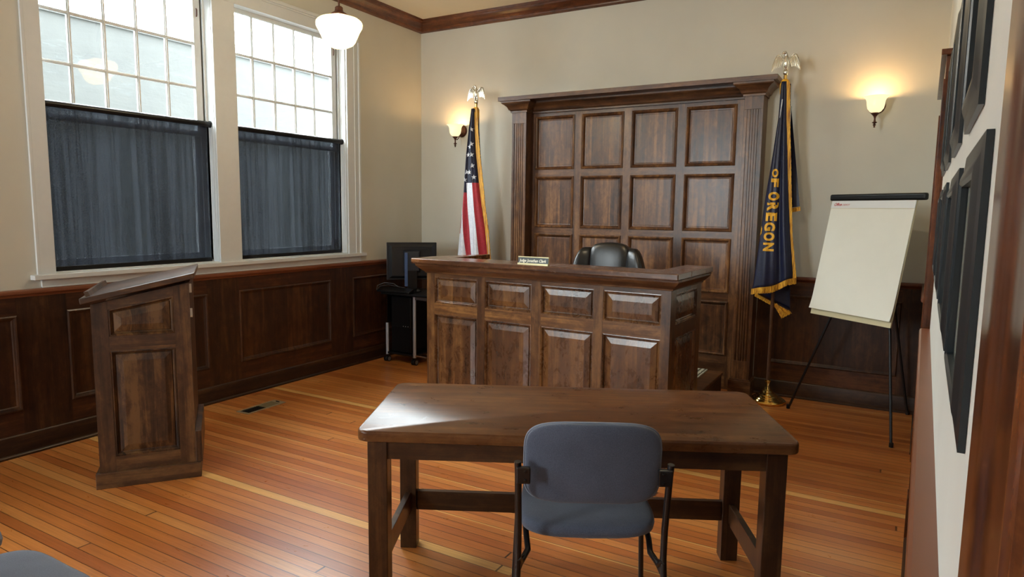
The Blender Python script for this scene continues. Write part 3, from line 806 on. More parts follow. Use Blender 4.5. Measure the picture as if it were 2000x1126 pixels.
# ---------------------------------------------------------------- guest chairs
def make_chair(loc, rz, label):
    # origin on the floor under the backrest, +y is the way the sitter faces
    c = empty('guest_chair', loc, rz, label=label, cat='chair', group='grey fabric guest chairs with black tube frames')
    def bend(p):
        return Vector((p.x, p.y + .030*(p.x/.22)**2*1.0 - .05*(p.z/.14)*.35, p.z))
    m = MB(); m.sell((0, 0, .728), (.226, .028, .142), (.34, .42), 48, 22, fn=lambda p: bend(Vector((p.x*(1-.05*(p.z/.142 if p.z < 0 else 0)**2), p.y, p.z - .012*(p.x/.226)**2)))); 
    # swap: cushion is thin in y
    br_ = m.build('backrest', SEATF, c, smooth=True, ang=80)
    m = MB()
    ring = [(math.copysign(abs(math.cos(a))**.42, math.cos(a))*.2275, math.copysign(abs(math.sin(a))**.42, math.sin(a))*.1425) for a in [2*PI*k/60 for k in range(61)]]
    m.tube([bend(Vector((x, 0, z - .012*(x/.226)**2))) + Vector((0, 0, .728)) for x, z in ring], .0035, 6)
    m.build('piping', plain('pale_piping', lin(120,126,140), .7), br_, smooth=True)
    m = MB(); m.sell((0, .295, .457), (.238, .235, .034), (.42, .5), 48, 14, fn=lambda p: Vector((p.x*(1-.04*p.y/.23), p.y, p.z - .02*((p.x/.24)**2)*0 + .012*(p.x/.24)**2*1.0 - .004))); m.build('seat', SEATF, c, smooth=True, ang=80)
    for s in (-1, 1):
        m = MB(); m.tube([(s*.248,-.035,.742),(s*.246,-.030,.70),(s*.243,.0,.50),(s*.243,.005,.40),(s*.247,-.02,.25),(s*.262,-.075,.0)], .0115, 12); m.build('rear_leg', BLACKM, c, smooth=True)
        m = MB(); m.tube([(s*.243,-.002,.395),(s*.232,.02,.37),(s*.21,.06,.392),(s*.215,.12,.408),(s*.232,.44,.408),(s*.240,.47,.39),(s*.252,.485,.33),(s*.264,.50,.0)], .0105, 12); m.build('front_leg', BLACKM, c, smooth=True)
        m = MB(); m.box(s*.252 if s < 0 else s*.206, -.052, .672, s*.206 if s < 0 else s*.252, -.032, .728); bk_ = m.build('bracket', BLACKM, c, bevel=.004)
        for z in (.685, .715):
            m = MB(); m.lathe([(.0055,0),(.0055,.003),(.003,.004)], 8, (s*.222,-.052,z), axis=(0,-1,0)); m.build('screw', BLACKP, bk_, smooth=True)
        m = MB(); m.prism([(s*.243,-.004,.395),(s*.215,.05,.385),(s*.243,.0,.33)], (s*-.003,0.0,0.0)); m.build('gusset', BLACKM, c)
    for yy in (.24, .40):
        m = MB(); m.tube([(-.215-.05*yy,yy,.404),(.215+.05*yy,yy,.404)], .009, 8); m.build('cross_bar', BLACKM, c, smooth=True)
    return c
make_chair((3.822, -4.05, 0), math.radians(28.5), 'grey fabric guest chair tucked in at the counsel table, seen from behind')
make_chair((2.535, -5.56, 0), math.radians(0), 'grey fabric guest chair with only its seat front showing at the bottom left')
make_chair((1.985, -5.56, 0), math.radians(0), 'grey fabric guest chair cut by the left edge, farthest left of the chairs')

# ---------------------------------------------------------------- lectern
fv = Vector((.5985, .8011, 0))
lec = empty('lectern', (.930, -4.111, 0), math.atan2(fv.y, fv.x), label='dark wooden panelled lectern with slanted top standing under the left window', cat='lectern')
LWd = .60
def ztop(x): return 1.022 + (x-.02)*(1.128-1.022)/.48
m = MB()
# near and far side frames with slanted top
PX0, PX1 = .100, .420
def side_frame(y0, y1, yf, name):
    m = MB()
    for a, b in ((.02, PX0), (PX1, .50)):
        m.hexa([Vector(q) for q in ((a,y0,.088),(b,y0,.088),(b,y1,.088),(a,y1,.088),(a,y0,ztop(a)),(b,y0,ztop(b)),(b,y1,ztop(b)),(a,y1,ztop(a)))], 0)
    m.box(PX0, y0+.0004, .088, PX1, y1, .172, 1)
    m.box(PX0, y0+.0004, .765, PX1, y1, .846, 1)
    za, zb_ = .992, .992+(PX1-PX0)*.2
    m.hexa([Vector(q) for q in ((PX0,y0+.0004,za),(PX1,y0+.0004,zb_),(PX1,y1,zb_),(PX0,y1,za),(PX0,y0+.0004,ztop(PX0)),(PX1,y0+.0004,ztop(PX1)),(PX1,y1,ztop(PX1)),(PX0,y1,ztop(PX0)))], 1)
    m.build(name, [L_V, L_H], lec)
    N = (0, -1 if y0 == yf else 1, 0)
    for quad in ([(PX0,yf,.172),(PX1,yf,.172),(PX1,yf,.765),(PX0,yf,.765)], [(PX0,yf,.846),(PX1,yf,.846),(PX1,yf,zb_),(PX0,yf,za)]):
        m = MB(); m.panel(quad, N, RP); m.build('panel', L_P, lec)
side_frame(.018, .05, .018, 'side_frame'); side_frame(LWd-.05, LWd-.018, LWd-.018, 'side_frame')
m = MB(); m.hexa([Vector(q) for q in ((.475,.05,.088),(.50,.05,.088),(.50,LWd-.05,.088),(.475,LWd-.05,.088),(.475,.05,ztop(.475)),(.50,.05,ztop(.5)),(.50,LWd-.05,ztop(.5)),(.475,LWd-.05,ztop(.475)))]); m.build('front_panel', L_V, lec)
m = MB(); m.box(.05,.05,.55,.475,LWd-.05,.57); m.build('shelf', L_H, lec)
m = MB(); m.box(0,0,0,.525,.02,.088); m.box(0,LWd-.02,0,.525,LWd,.088); m.box(.505,.02,0,.525,LWd-.02,.088); m.box(0,.02,0,.02,LWd-.02,.088); m.build('plinth', L_H, lec, bevel=.003)
m = MB(); m.box(.50,.012,.088,.532,LWd-.012,.27); m.build('front_kickboard', L_V, lec, bevel=.002)
m = MB()
def ts(x): return 1.062 + (x+.018)*(1.186-1.062)/.548
m.hexa([Vector(q) for q in ((-.018,-.03,ts(-.018)-.032),(.53,-.03,ts(.53)-.032),(.53,LWd+.03,ts(.53)-.032),(-.018,LWd+.03,ts(-.018)-.032),(-.022,-.03,ts(-.018)),(.53,-.03,ts(.53)),(.53,LWd+.03,ts(.53)),(-.022,LWd+.03,ts(-.018)))])
m.build('slanted_top', L_H, lec, bevel=.004)
m = MB(); m.hexa([Vector(q) for q in ((.006,.0,ts(.006)),(.026,.0,ts(.026)),(.026,LWd,ts(.026)),(.006,LWd,ts(.006)),(-.004,.0,ts(.006)+.026),(.016,.0,ts(.026)+.026),(.016,LWd,ts(.026)+.026),(-.004,LWd,ts(.006)+.026))]); m.build('book_ledge', L_V, lec, bevel=.002)
for z in (.93, 1.07):
    m = MB(); m.box(.50,.03,z,.512,.036,z+.05); m.build('hinge', HEADW, lec)

# ---------------------------------------------------------------- flags
def eagle(parent, z):
    m = MB()
    m.lathe([(.004,0),(.016,.004),(.022,.018),(.02,.03),(.010,.04),(.012,.05)], 16, (0,0,z)); m.build('finial_ball', SILVERG, parent, smooth=True)
    m = MB()
    m.tube([(0,0,z+.04),(0,-.002,z+.07),(0,-.004,z+.10),(0,-.002,z+.135),(-.004,-.004,z+.160),(-.010,-.012,z+.172),(-.022,-.018,z+.170),(-.034,-.022,z+.160)], [.010,.018,.021,.017,.012,.0125,.008,.0015], 14)
    m.tube([(-.012,0,z+.09),(-.014,-.004,z+.055),(-.012,-.01,z+.035)], [.012,.008,.004], 8); m.tube([(.012,0,z+.09),(.014,-.004,z+.055),(.012,-.01,z+.035)], [.012,.008,.004], 8)
    m.tube([(0,.005,z+.07),(0,.014,z+.03),(0,.018,z-.005)], [.014,.014,.005], 8, flat=.5)
    eb_ = m.build('eagle_body', SILVERG, parent, smooth=True, ang=60)
    for s in (-1, 1):
        m = MB()
        m.tube([(s*.012,.0,z+.115),(s*.032,.004,z+.138),(s*.052,.006,z+.158),(s*.070,.004,z+.152),(s*.083,.0,z+.125),(s*.094,-.003,z+.085)], [.010,.010,.010,.010,.008,.003], 10, flat=.6)
        for k in range(7):
            u = k/6
            x0 = .03+.052*u; z0 = z+.130+.015*math.sin(u*PI)
            x1 = .044+.060*u; z1 = z+.062-.030*u + .01*math.sin(u*PI)
            m.tube([(s*x0,.003,z0),(s*(x0+x1)/2,-.001-.002*(k%2),(z0+z1)/2+.004),(s*x1,-.003,z1)], [.0065,.0075,.002], 8, flat=.45)
        m.build('eagle_wing', SILVERG, eb_, smooth=True, ang=60)

def interp(tab, z):
    # tab of (x, z) sorted by falling z
    if z >= tab[0][1]: return tab[0][0]
    for (xa, za), (xb, zb) in zip(tab, tab[1:]):
        if z >= zb: return xa + (xb-xa)*(za-z)/(za-zb)
    return tab[-1][0]
def strip(mb, path, w0, w1, y, th=.006, m=0):
    """fringe ribbon: path of (x,z) centres with y, thickness"""
    pass

# ---- national flag
PXU, PYU = .915, -.30
us = empty('flag', (PXU, PYU, 0), label='American flag with gold fringe on an eagle-topped pole left of the panelled screen', cat='flag', group='fringed flags on poles')
def polebase(parent, ztop_, woodc):
    m = MB(); m.tube([(0,0,.05),(0,0,ztop_-.16)], .0135, 14); pp_ = m.build('pole', woodc, parent, smooth=True)
    m = MB(); m.tube([(0,0,ztop_-.17),(0,0,ztop_)], .0125, 14); m.lathe([(.0125,0),(.016,.003),(.016,.012),(.0125,.015)], 16, (0,0,ztop_-.17)); m.build('pole_ferrule', BRASS, pp_, smooth=True)
    m = MB()
    pr = [(.001,0),(.142,0),(.147,.006),(.147,.018),(.140,.024),(.128,.026),(.124,.034),(.108,.038),(.104,.046),(.088,.050),(.084,.060),(.066,.065),(.062,.078),(.046,.084),(.040,.100),(.028,.108),(.022,.125),(.019,.14),(.019,.17),(.024,.174),(.024,.182),(.018,.186),(.001,.186)]
    m.lathe(pr, 48); m.build('base', BRASS, parent, smooth=True, ang=30)
POLEW = plain('dark_pole_wood', lin(88,62,46), .3, noise=.2, nscale=50)
polebase(us, 2.60, POLEW); eagle(us, 2.60)
usl = [(.886,2.56),(.857,2.364),(.827,2.113),(.810,1.936),(.792,1.726),(.771,1.555),(.753,1.351),(.738,1.104),(.722,.88)]
usr = [(.928,2.56),(.924,2.361),(.938,2.11),(.975,1.822),(1.012,1.585),(1.05,1.377),(1.08,1.118),(1.10,.88)]
uso = [(.948,2.56),(.954,2.36),(.978,2.109),(1.029,1.735),(1.045,1.598),(1.084,1.377),(1.108,1.118),(1.135,.88)]
ZB0, ZB1 = 1.726, 1.822
zs_ = sorted(set([2.55, ZB0, ZB1, .90] + [round(.90 + (2.55-.90)*k/60, 4) for k in range(61)]), reverse=True)
top_b = [0, .09, .25, .70, 1.0]        # block edges where the canton ends
bot_b = [0, .30, .50, .80, 1.0]
def us_surface(u, z, k=1):
    L = interp(usl, z); R = interp(usr, z)
    t = min(1, max(0, (2.55 - z)/1.5))
    amp = .008 + .030*t
    fold = amp*(math.sin(u*PI*3.2 + .6 + .5*math.sin(z*3)) + .35*math.sin(u*PI*8 + z*2)) 
    bulge = .05*math.sin(PI*u)**.7*(.4+.6*t)
    return Vector((L + (R-L)*u - PXU, -.022 - bulge - fold*.8 - .01 , z))
def ublk(z, j):
    t = max(0, min(1.2, (ZB1 - z)/(ZB1-1.104)))
    return top_b[j] + (bot_b[j]-top_b[j])*t
NC = 9
def us_cols(z):
    out = []
    for j in range(4):
        a, b = ublk(z, j), ublk(z, j+1)
        for k in range(NC): out.append((a+(b-a)*k/NC, j))
    out.append((1.0, 3)); return out
m = MB(); i0 = 0
for z in zs_:
    for u, j in us_cols(z): m.v.append(tuple(us_surface(u, z)))
nc = 4*NC+1
for a in range(len(zs_)-1):
    zc = (zs_[a]+zs_[a+1])/2
    for c in range(nc-1):
        j = c//NC
        u = us_cols(zc)[c][0]
        if zc > (ZB0 if j <= 1 else ZB1): mt = 0
        else: mt = [2, 1, 2, 1][j]
        if j == 0 and zc < ZB0:   # the folded-under stripe at the left edge
            e = (c % NC)/NC
            d = (ZB0 - zc)
            if .23 < d < .42 and e < .30*(1-abs(d-.30)/.2): mt = 1
            if d > .62 and e < .08 + .2*(d-.62): mt = 1
        m.f.append([a*nc+c, a*nc+c+1, (a+1)*nc+c+1, (a+1)*nc+c]); m.m.append(mt)
cl = m.build('flag_cloth', [NAVY, REDC, WHTC], us, smooth=True, recalc=False, ang=80)
so = cl.modifiers.new('solid', 'SOLIDIFY'); so.thickness = .003; so.offset = 1
# back layer wraps the pole
m = MB(); rings = []
for z in zs_:
    L = interp(usl, z) - PXU + .004; R = interp(uso, z) - PXU - .012; t = min(1, (2.55-z)/1.5)
    rings.append([Vector((L + (R-L)*k/16, .02 + (.02+.04*t)*math.sin(PI*k/16) - .035*(k == 0 or k == 16) + .010*math.sin(k*1.4+z), z)) for k in range(17)])
m.loft(rings, 0, closed=False, cap=False)
for q in range(len(m.m)):
    row = q // 16; col = q % 16
    if zs_[row] < 1.75: m.m[q] = 1 if (col//4) % 2 == 0 else 2
cb_ = m.build('flag_back_fold', [NAVY, REDC, WHTC], us, smooth=True, recalc=False, ang=80)
so = cb_.modifiers.new('solid', 'SOLIDIFY'); so.thickness = .003
# fringe down the right edge, hanging in strands
def fringe_band(parent, inner, outer, seg, yf, th=.012, name='fringe'):
    m = MB(); rings = []
    n = len(seg)
    for q, s in enumerate(seg):
        a = inner(s); b = outer(s); j = .12*math.sin(q*2.3) + .10*math.sin(q*5.1)
        b = a + (b-a)*(1 + j*.35)
        y = yf(s)
        rings.append([Vector((a.x, y-th, a.y)), Vector((b.x, y-th*.6, b.y)), Vector((b.x, y, b.y)), Vector((a.x, y, a.y))])
    m.loft(rings); return m.build(name, FRINGE, parent, smooth=True, ang=50)
V2 = lambda x, z: Vector((x, z))
fz = [2.56 - (2.56-.9)*k/150 for k in range(151)]
fringe_band(us, lambda z: V2(interp(usr, z)-PXU-.004, z), lambda z: V2(interp(uso, z)-PXU, z-.006), fz, lambda z: us_surface(1, z).y)
m = MB(); m.sell((.0,-.004,2.535), (.030,.028,.035), (.8,.8), 20, 10)
for k in range(10):
    a = 2*PI*k/10; m.tube([(.012*math.cos(a), .012*math.sin(a), 2.56), (.030*math.cos(a), .028*math.sin(a)-.006, 2.51), (.028*math.cos(a), .026*math.sin(a)-.008, 2.40+.05*math.sin(k*2))], [.006,.007,.003], 6)
m.build('tassel', GOLDT, us, smooth=True)
m = MB()
for sx, sz in [(.904,2.204),(.876,2.178),(.907,2.099),(.860,2.1),(.918,1.991),(.875,1.928),(.847,1.928),(.937,1.877),(.832,1.852),(.901,2.346)]:
    L = interp(usl, sz); R = interp(usr, sz)
    def sp_(x, z):
        L = interp(usl, z); R = interp(usr, z); u = max(0, min(1, (x-L)/(R-L)))
        q = us_surface(u, z); return Vector((q.x, q.y-.0045, q.z))
    R1 = .026; c = sp_(sx, sz)
    pts = []
    for k in range(10):
        r = R1 if k % 2 == 0 else R1*.42; a = PI/2 + PI*k/5 + .1
        pts.append(sp_(sx + r*.82*math.cos(a), sz + r*math.sin(a)))
    ii = len(m.v); m.v += [tuple(c)] + [tuple(p) for p in pts]
    for k in range(10): m.f.append([ii, ii+1+k, ii+1+(k+1) % 10]); m.m.append(0)
m.build('stars', WHTC, us, recalc=False)

# ---- state flag
PXO, PYO = 3.790, -.265
og = empty('flag', (PXO, PYO, 0), label='navy flag with gold fringe and lettering on an eagle-topped pole beside the easel', cat='flag', group='fringed flags on poles')
polebase(og, 2.635, POLEW); eagle(og, 2.635)
orl = [(3.772,2.60),(3.768,2.559),(3.762,2.308),(3.734,1.999),(3.700,1.681),(3.676,1.39),(3.650,1.033),(3.640,.945),(3.63,.7)]
ori = [(3.805,2.60),(3.808,2.556),(3.819,2.305),(3.843,1.995),(3.869,1.683),(3.897,1.396),(3.935,1.084),(3.94,.9)]
oro = [(3.83,2.60),(3.834,2.554),(3.846,2.304),(3.871,1.995),(3.894,1.683),(3.916,1.397),(3.963,1.065),(3.966,.9)]
def og_bottom(u):   # lower hem of the front layer, rising to the right
    return .935 + .022*u + .085*u**1.5 + .006*math.sin(u*9)
def og_surface(u, v):
    zt_ = 2.58; zb_ = og_bottom(u); z = zt_ + (zb_-zt_)*v
    L = interp(orl, z); R = interp(ori, z)
    t = min(1, v*1.1)
    fold = (.006+.022*t)*(math.sin(u*PI*2.4 + .4) + .3*math.sin(u*PI*7 + z*2.0)) + .010*t*math.sin(u*PI*5+1)
    return Vector((L + (R-L)*u - PXO, -.025 - .05*math.sin(PI*u)**.8*(.4+.6*t) - fold*.8 - .006, z))
m = MB(); NU, NV = 36, 70
for b in range(NV+1):
    for a in range(NU+1): m.v.append(tuple(og_surface(a/NU, b/NV)))
for b in range(NV):
    for a in range(NU):
        m.f.append([b*(NU+1)+a, b*(NU+1)+a+1, (b+1)*(NU+1)+a+1, (b+1)*(NU+1)+a]); m.m.append(0)
c_ = m.build('flag_cloth', NAVY, og, smooth=True, recalc=False, ang=80); so = c_.modifiers.new('solid', 'SOLIDIFY'); so.thickness = .003
# hanging back fold whose hem slopes down to the right
def og_back(u, v):
    zt_ = 2.57; zb_ = .915 - .135*u; z = zt_ + (zb_-zt_)*v
    t = min(1, v*1.1)
    L = interp(orl, max(z, .945)) + .012; R = interp([(3.83,2.6),(3.84,2.3),(3.872,1.7),(3.905,1.1),(3.925,.78)], z)
    return Vector((L + (R-L)*u - PXO, .022 + .02*t*math.sin(PI*u) + .012*t*math.sin(u*7+z*1.5), z))
m = MB()
for b in range(NV+1):
    for a in range(NU+1): m.v.append(tuple(og_back(a/NU, b/NV)))
for b in range(NV):
    for a in range(NU):
        m.f.append([b*(NU+1)+a, b*(NU+1)+a+1, (b+1)*(NU+1)+a+1, (b+1)*(NU+1)+a]); m.m.append(0)
c_ = m.build('flag_back_fold', NAVY, og, smooth=True, recalc=False, ang=80); so = c_.modifiers.new('solid', 'SOLIDIFY'); so.thickness = .003
# fly corner showing at the right
m = MB()
rg_ = []
for k in range(31):
    z = 2.40 - (2.40-1.60)*k/30; t = k/30
    R = 3.838 + (3.946-3.838)*t
    zz = z
    rg_.append([Vector((3.84-PXO, .045, zz)), Vector((3.84+(R-3.84)*.5-PXO, .058+.006*math.sin(t*5), zz+.005*t)), Vector((R-PXO, .046, zz+.012*t)), Vector((R-PXO, .052, zz+.012*t)), Vector((3.84-PXO, .062, zz))])
m.loft(rg_); m.build('flag_back_fold', NAVY, og, smooth=True, ang=60)
seg = [k/24 for k in range(25)]
fringe_band(og, lambda u: V2(3.885+.063*u-PXO, 1.598+.014*u), lambda u: V2(3.887+.066*u-PXO, 1.565+.014*u), seg, lambda u: .062, .012)
fz = [2.58 - (2.58-1.04)*k/160 for k in range(161)]
fringe_band(og, lambda z: V2(interp(ori, z)-PXO-.004, z), lambda z: V2(interp(oro, z)-PXO, z-.006), fz, lambda z: -.032)
seg = [k/90 for k in range(91)]
fringe_band(og, lambda u: V2(og_surface(min(u,1), 1).x + (.028*max(0, u-.9)/.1 if u > .9 else 0) - .008*(1-u)**6, og_bottom(u)+.004), lambda u: V2(og_surface(u, 1).x + (.03*max(0,u-.9)/.1 if u > .9 else 0) - .012*(1-u)**4, og_bottom(u)-.043-.006*math.sin(u*3)), seg, lambda u: og_surface(u, 1).y+.002)
# fringe of the back fold and its curled corner
fringe_band(og, lambda u: V2(3.650+.275*u-PXO, .900-.130*u), lambda u: V2(3.644+.280*u-PXO, .872-.136*u), [k/60 for k in range(61)], lambda u: .020, .014)
fringe_band(og, lambda u: V2(3.822+.058*u-PXO, .828-.070*u), lambda u: V2(3.800+.066*u-PXO, .812-.105*u), [k/20 for k in range(21)], lambda u: .012, .014)
fringe_band(og, lambda u: V2(3.880+.040*u-PXO, .758+.022*u), lambda u: V2(3.866+.074*u-PXO, .705+.050*u), [k/20 for k in range(21)], lambda u: .012, .014)
m = MB(); m.prism([(3.825-PXO,.012,.826),(3.88-PXO,.012,.755),(3.925-PXO,.012,.778)], (0,.008,0)); m.build('flag_curl', NAVY, og)
m = MB(); m.sell((.0,-.006,2.575), (.030,.028,.030), (.8,.8), 20, 10)
for k in range(12):
    a = 2*PI*k/12; m.tube([(.012*math.cos(a), .012*math.sin(a), 2.60), (.030*math.cos(a), .028*math.sin(a)-.006, 2.565), (.030*math.cos(a), .026*math.sin(a)-.008, 2.50+.02*math.sin(k*2))], [.006,.008,.004], 6)
m.build('tassel', GOLDT, og, smooth=True)
m = MB(); m.tube([(-.004,-.030,2.54),(-.006,-.058,2.42),(-.014,-.072,2.30)], [.0035,.0045,.0015], 6); m.build('cord', WHTC, og, smooth=True)
def og_at(x, z, off):
    u = max(0, min(1, (x - interp(orl, z))/(interp(ori, z)-interp(orl, z))))
    zb_ = og_bottom(u); v = (2.58 - z)/(2.58-zb_)
    q = og_surface(u, v); return Vector((q.x, q.y - off, q.z))
def letter(mb, ch, xc, zc, hgt, wid):
    # letters read downwards: letter-up points to the right
    v, f = text_mesh(ch, 1.0, 0, .05)
    x0, x1 = min(p.x for p in v), max(p.x for p in v); y0, y1 = min(p.y for p in v), max(p.y for p in v)
    i = len(mb.v)
    bm_ = bmesh.new(); vs = [bm_.verts.new(p) for p in v]
    for q in f:
        try: bm_.faces.new([vs[k] for k in q])
        except ValueError: pass
    bmesh.ops.subdivide_edges(bm_, edges=bm_.edges, cuts=2, use_grid_fill=False); bmesh.ops.triangulate(bm_, faces=bm_.faces)
    bm_.verts.index_update()
    for p in bm_.verts:
        a = (p.co.x-x0)/(x1-x0); b = (p.co.y-y0)/(y1-y0)
        mb.v.append(tuple(og_at(xc + (b-.5)*hgt, zc - (a-.5)*wid, .007)))
    for q in bm_.faces: mb.f.append([i + k.index for k in q.verts]); mb.m.append(0)
    bm_.free()
m = MB()
for ch, x, z, hh in (('O',3.756,1.872,.050),('F',3.757,1.796,.06),('O',3.754,1.690,.088),('R',3.750,1.607,.090),('E',3.745,1.527,.090),('G',3.738,1.449,.090),('O',3.737,1.370,.090),('N',3.737,1.287,.090)):
    letter(m, ch, x+.010, z, hh*.92, .068)
m.build('lettering', GOLDT, og, recalc=False)
m = MB(); m.poly([og_at(3.668,1.452,.006), og_at(3.688,1.43,.006), og_at(3.684,1.39,.006), og_at(3.664,1.375,.006)]); m.build('emblem_edge', GOLDT, og)

# ---------------------------------------------------------------- easel with flip chart
EM = Vector((4.335, -.677, 0)); eu = Vector((.774, -.634, 0)); en = Vector((.634, .774, 0))
ez = empty('flipchart_easel', EM, math.atan2(eu.y, eu.x), label='black tripod easel with a clamp bar standing in the right back corner', cat='easel')
# local: x along the chart, y away from the viewer, z up
def lean(z): return .26*z/1.7
for pts in ([(-.47,0,0),(-.16,lean(.95),.95),(-.03,lean(1.60)-.005,1.60)], [(.47,0,0),(.30,lean(.75),.75),(.03,lean(1.60)-.005,1.60)], [(-.035,.78,0),(.0,.34,1.50),(.0,.29,1.62)]):
    m = MB(); m.tube(pts, .0095, 10); lg = m.build('leg', BLACKM, ez, smooth=True)
    m = MB(); m.lathe([(.0095,.0),(.014,.002),(.014,.03),(.0095,.035)], 12, pts[0]); m.build('rubber_foot', BLACKP, lg, smooth=True)
m = MB(); m.box(-.06,.235,1.56,.06,.275,1.66); m.build('head_bracket', BLACKP, ez, bevel=.006)
m = MB(); m.box(-.39,.205,1.655,.41,.245,1.705); m.build('clamp_bar', BLACKP, ez, bevel=.014, seg=4)
pad = empty('paper_pad', (EM + en*.195), math.atan2(eu.y, eu.x), label='large cream flip chart paper pad with a white printed header hanging on the easel', cat='paper pad')
# sheets hang from the bar and swing out at the foot
def sheet(x0, x1, zt_, zb_, y0, y1, th, curl=0.0, sh=0.0):
    mb = MB(); rings = []
    for k in range(25):
        t = k/24; z = zt_ + (zb_-zt_)*t
        y = y0 + (y1-y0)*t - curl*max(0, (t-.85)/.15)**2
        w = sh*t
        rings.append([Vector((x0-w, y, z)), Vector((x1+w*.6, y, z)), Vector((x1+w*.6, y+th, z)), Vector((x0-w, y+th, z))])
    mb.loft(rings); return mb
sheet(-.352, .352, 1.655, .790, .012, -.145, .010, 0, .0).build('backing_card', PAPER2, pad)
sheet(-.352, .352, 1.655, .835, .004, -.150, .006, .012, .004).build('top_sheet', PAPER, pad, smooth=True)
m = MB()
def pf_(x, z): return Vector((x, .0025 - .154*(1.655-z)/.82, z))
m.prism([pf_(-.353,1.655), pf_(.353,1.655), pf_(.353,1.60), pf_(-.353,1.60)], (0,.004,0)); m.build('header_strip', HEADW, pad)
m = MB(); m.prism([pf_(-.353,1.600)+Vector((0,-.0006,0)), pf_(.353,1.600)+Vector((0,-.0006,0)), pf_(.353,1.597)+Vector((0,-.0006,0)), pf_(-.353,1.597)+Vector((0,-.0006,0))], (0,.0006,0)); m.build('header_line', PAPER2, pad)
m = MB(); add_text(m, 'Office', .030, lambda p: pf_(-.328+p.x, 1.618+p.y)+Vector((0,-.0012,0)), shear=.3, bold=.0008, fit=.070)
m.build('lettering', REDT, pad, recalc=False); m = MB(); add_text(m, 'DEPOT', .020, lambda p: pf_(-.250+p.x, 1.618+p.y)+Vector((0,-.0012,0)), shear=.25, fit=.068); m.build('lettering', REDT, pad, recalc=False)

# ---------------------------------------------------------------- sconces and pendants
def sconce(x, z, label):
    s = empty('wall_sconce', (x, 0, z), label=label, cat='wall lamp', group='bell-shaped wall sconces on the back wall')
    m = MB(); m.lathe([(.001,0),(.062,0),(.064,.006),(.056,.012),(.050,.020),(.040,.022),(.034,.028),(.001,.030)], 32, (.0,-.0,0), axis=(0,-1,0)); m.build('backplate', BRONZE, s, smooth=True)
    cy = -.13
    m = MB(); m.tube([(0,-.028,-.005),(0,-.045,-.03),(0,-.065,-.075),(0,-.095,-.100),(0,-.120,-.098),(0,cy,-.09)], .005, 10); m.build('arm', BRONZE, s, smooth=True)
    m = MB(); m.lathe([(.002,-.180),(.008,-.176),(.004,-.168),(.013,-.160),(.005,-.152),(.020,-.142),(.008,-.134),(.006,-.115),(.010,-.098),(.020,-.085),(.032,-.074),(.030,-.070),(.002,-.070)], 24, (0,cy,.0)); m.build('finial', BRONZE, s, smooth=True)
    m = MB()
    outp = [(.020,-.071),(.040,-.060),(.056,-.038),(.062,-.010),(.064,.014),(.070,.032),(.082,.046),(.092,.052)]
    inn = [(.088,.052),(.078,.044),(.066,.030),(.059,.012),(.057,-.010),(.051,-.034),(.036,-.054),(.018,-.064)]
    m.lathe(outp + inn, 40, (0,cy,0), cap=False); m.build('shade', SHADE, s, smooth=True)
    m = MB(); m.sell((0,cy,-.005), (.022,.022,.03), (1,1), 16, 10); m.build('bulb', emit_mat('bulb_glow', (1,.75,.42,1), 3), s, smooth=True)
    L = bpy.data.lights.new('sconce_bulb', 'POINT'); L.energy = 2.4; L.color = (1, .60, .24); L.shadow_soft_size = .02
    lo = bpy.data.objects.new('sconce_bulb_light', L); COL.objects.link(lo); lo.parent = s; lo.location = (0, cy, .035)
    return s
sconce(.545, 2.385, 'lit bell-shaped glass wall sconce left of the American flag')
sconce(4.428, 2.395, 'lit bell-shaped glass wall sconce above the easel')
def pendant(x, y, z, label):
    p = empty('pendant_lamp', (x, y, 0), label=label, cat='ceiling lamp', group='opal glass schoolhouse pendants')
    m = MB()
    pr = [(.001,-.155),(.05,-.150),(.088,-.132),(.104,-.112),(.118,-.080),(.134,-.045),(.149,-.018),(.152,.0),(.147,.016),(.130,.030),(.100,.038),(.070,.042),(.062,.048),(.056,.058),(.040,.066),(.001,.067)]
    m.lathe(pr, 48, (0,0,z)); m.build('glass_globe', GLOBE, p, smooth=True, ang=50)
    m = MB(); m.lathe([(.062,.052),(.056,.062),(.040,.074),(.030,.080),(.026,.092),(.026,.105),(.020,.112),(.001,.113)], 32, (0,0,z)); m.build('fitter', BRONZE, p, smooth=True)
    m = MB(); m.tube([(0,0,z+.11),(0,0,H-.02)], .0065, 10); m.build('rod', BRONZE, p, smooth=True)
    m = MB(); m.lathe([(.001,H-.05),(.02,H-.05),(.03,H-.03),(.065,H-.018),(.07,H),(.001,H)], 32); m.build('ceiling_canopy', BRONZE, p, smooth=True)
    L = bpy.data.lights.new('pendant_bulb', 'POINT'); L.energy = 24; L.color = (1, .92, .78); L.shadow_soft_size = .03
    lo = bpy.data.objects.new('pendant_bulb_light', L); COL.objects.link(lo); lo.parent = p; lo.location = (0, 0, z-.02)
    return p
pendant(1.330, -2.610, 2.765, 'lit opal schoolhouse pendant hanging in front of the windows at top left')
pendant(3.70, -2.70, 2.765, 'lit opal schoolhouse pendant over the bench, cut by the top edge')

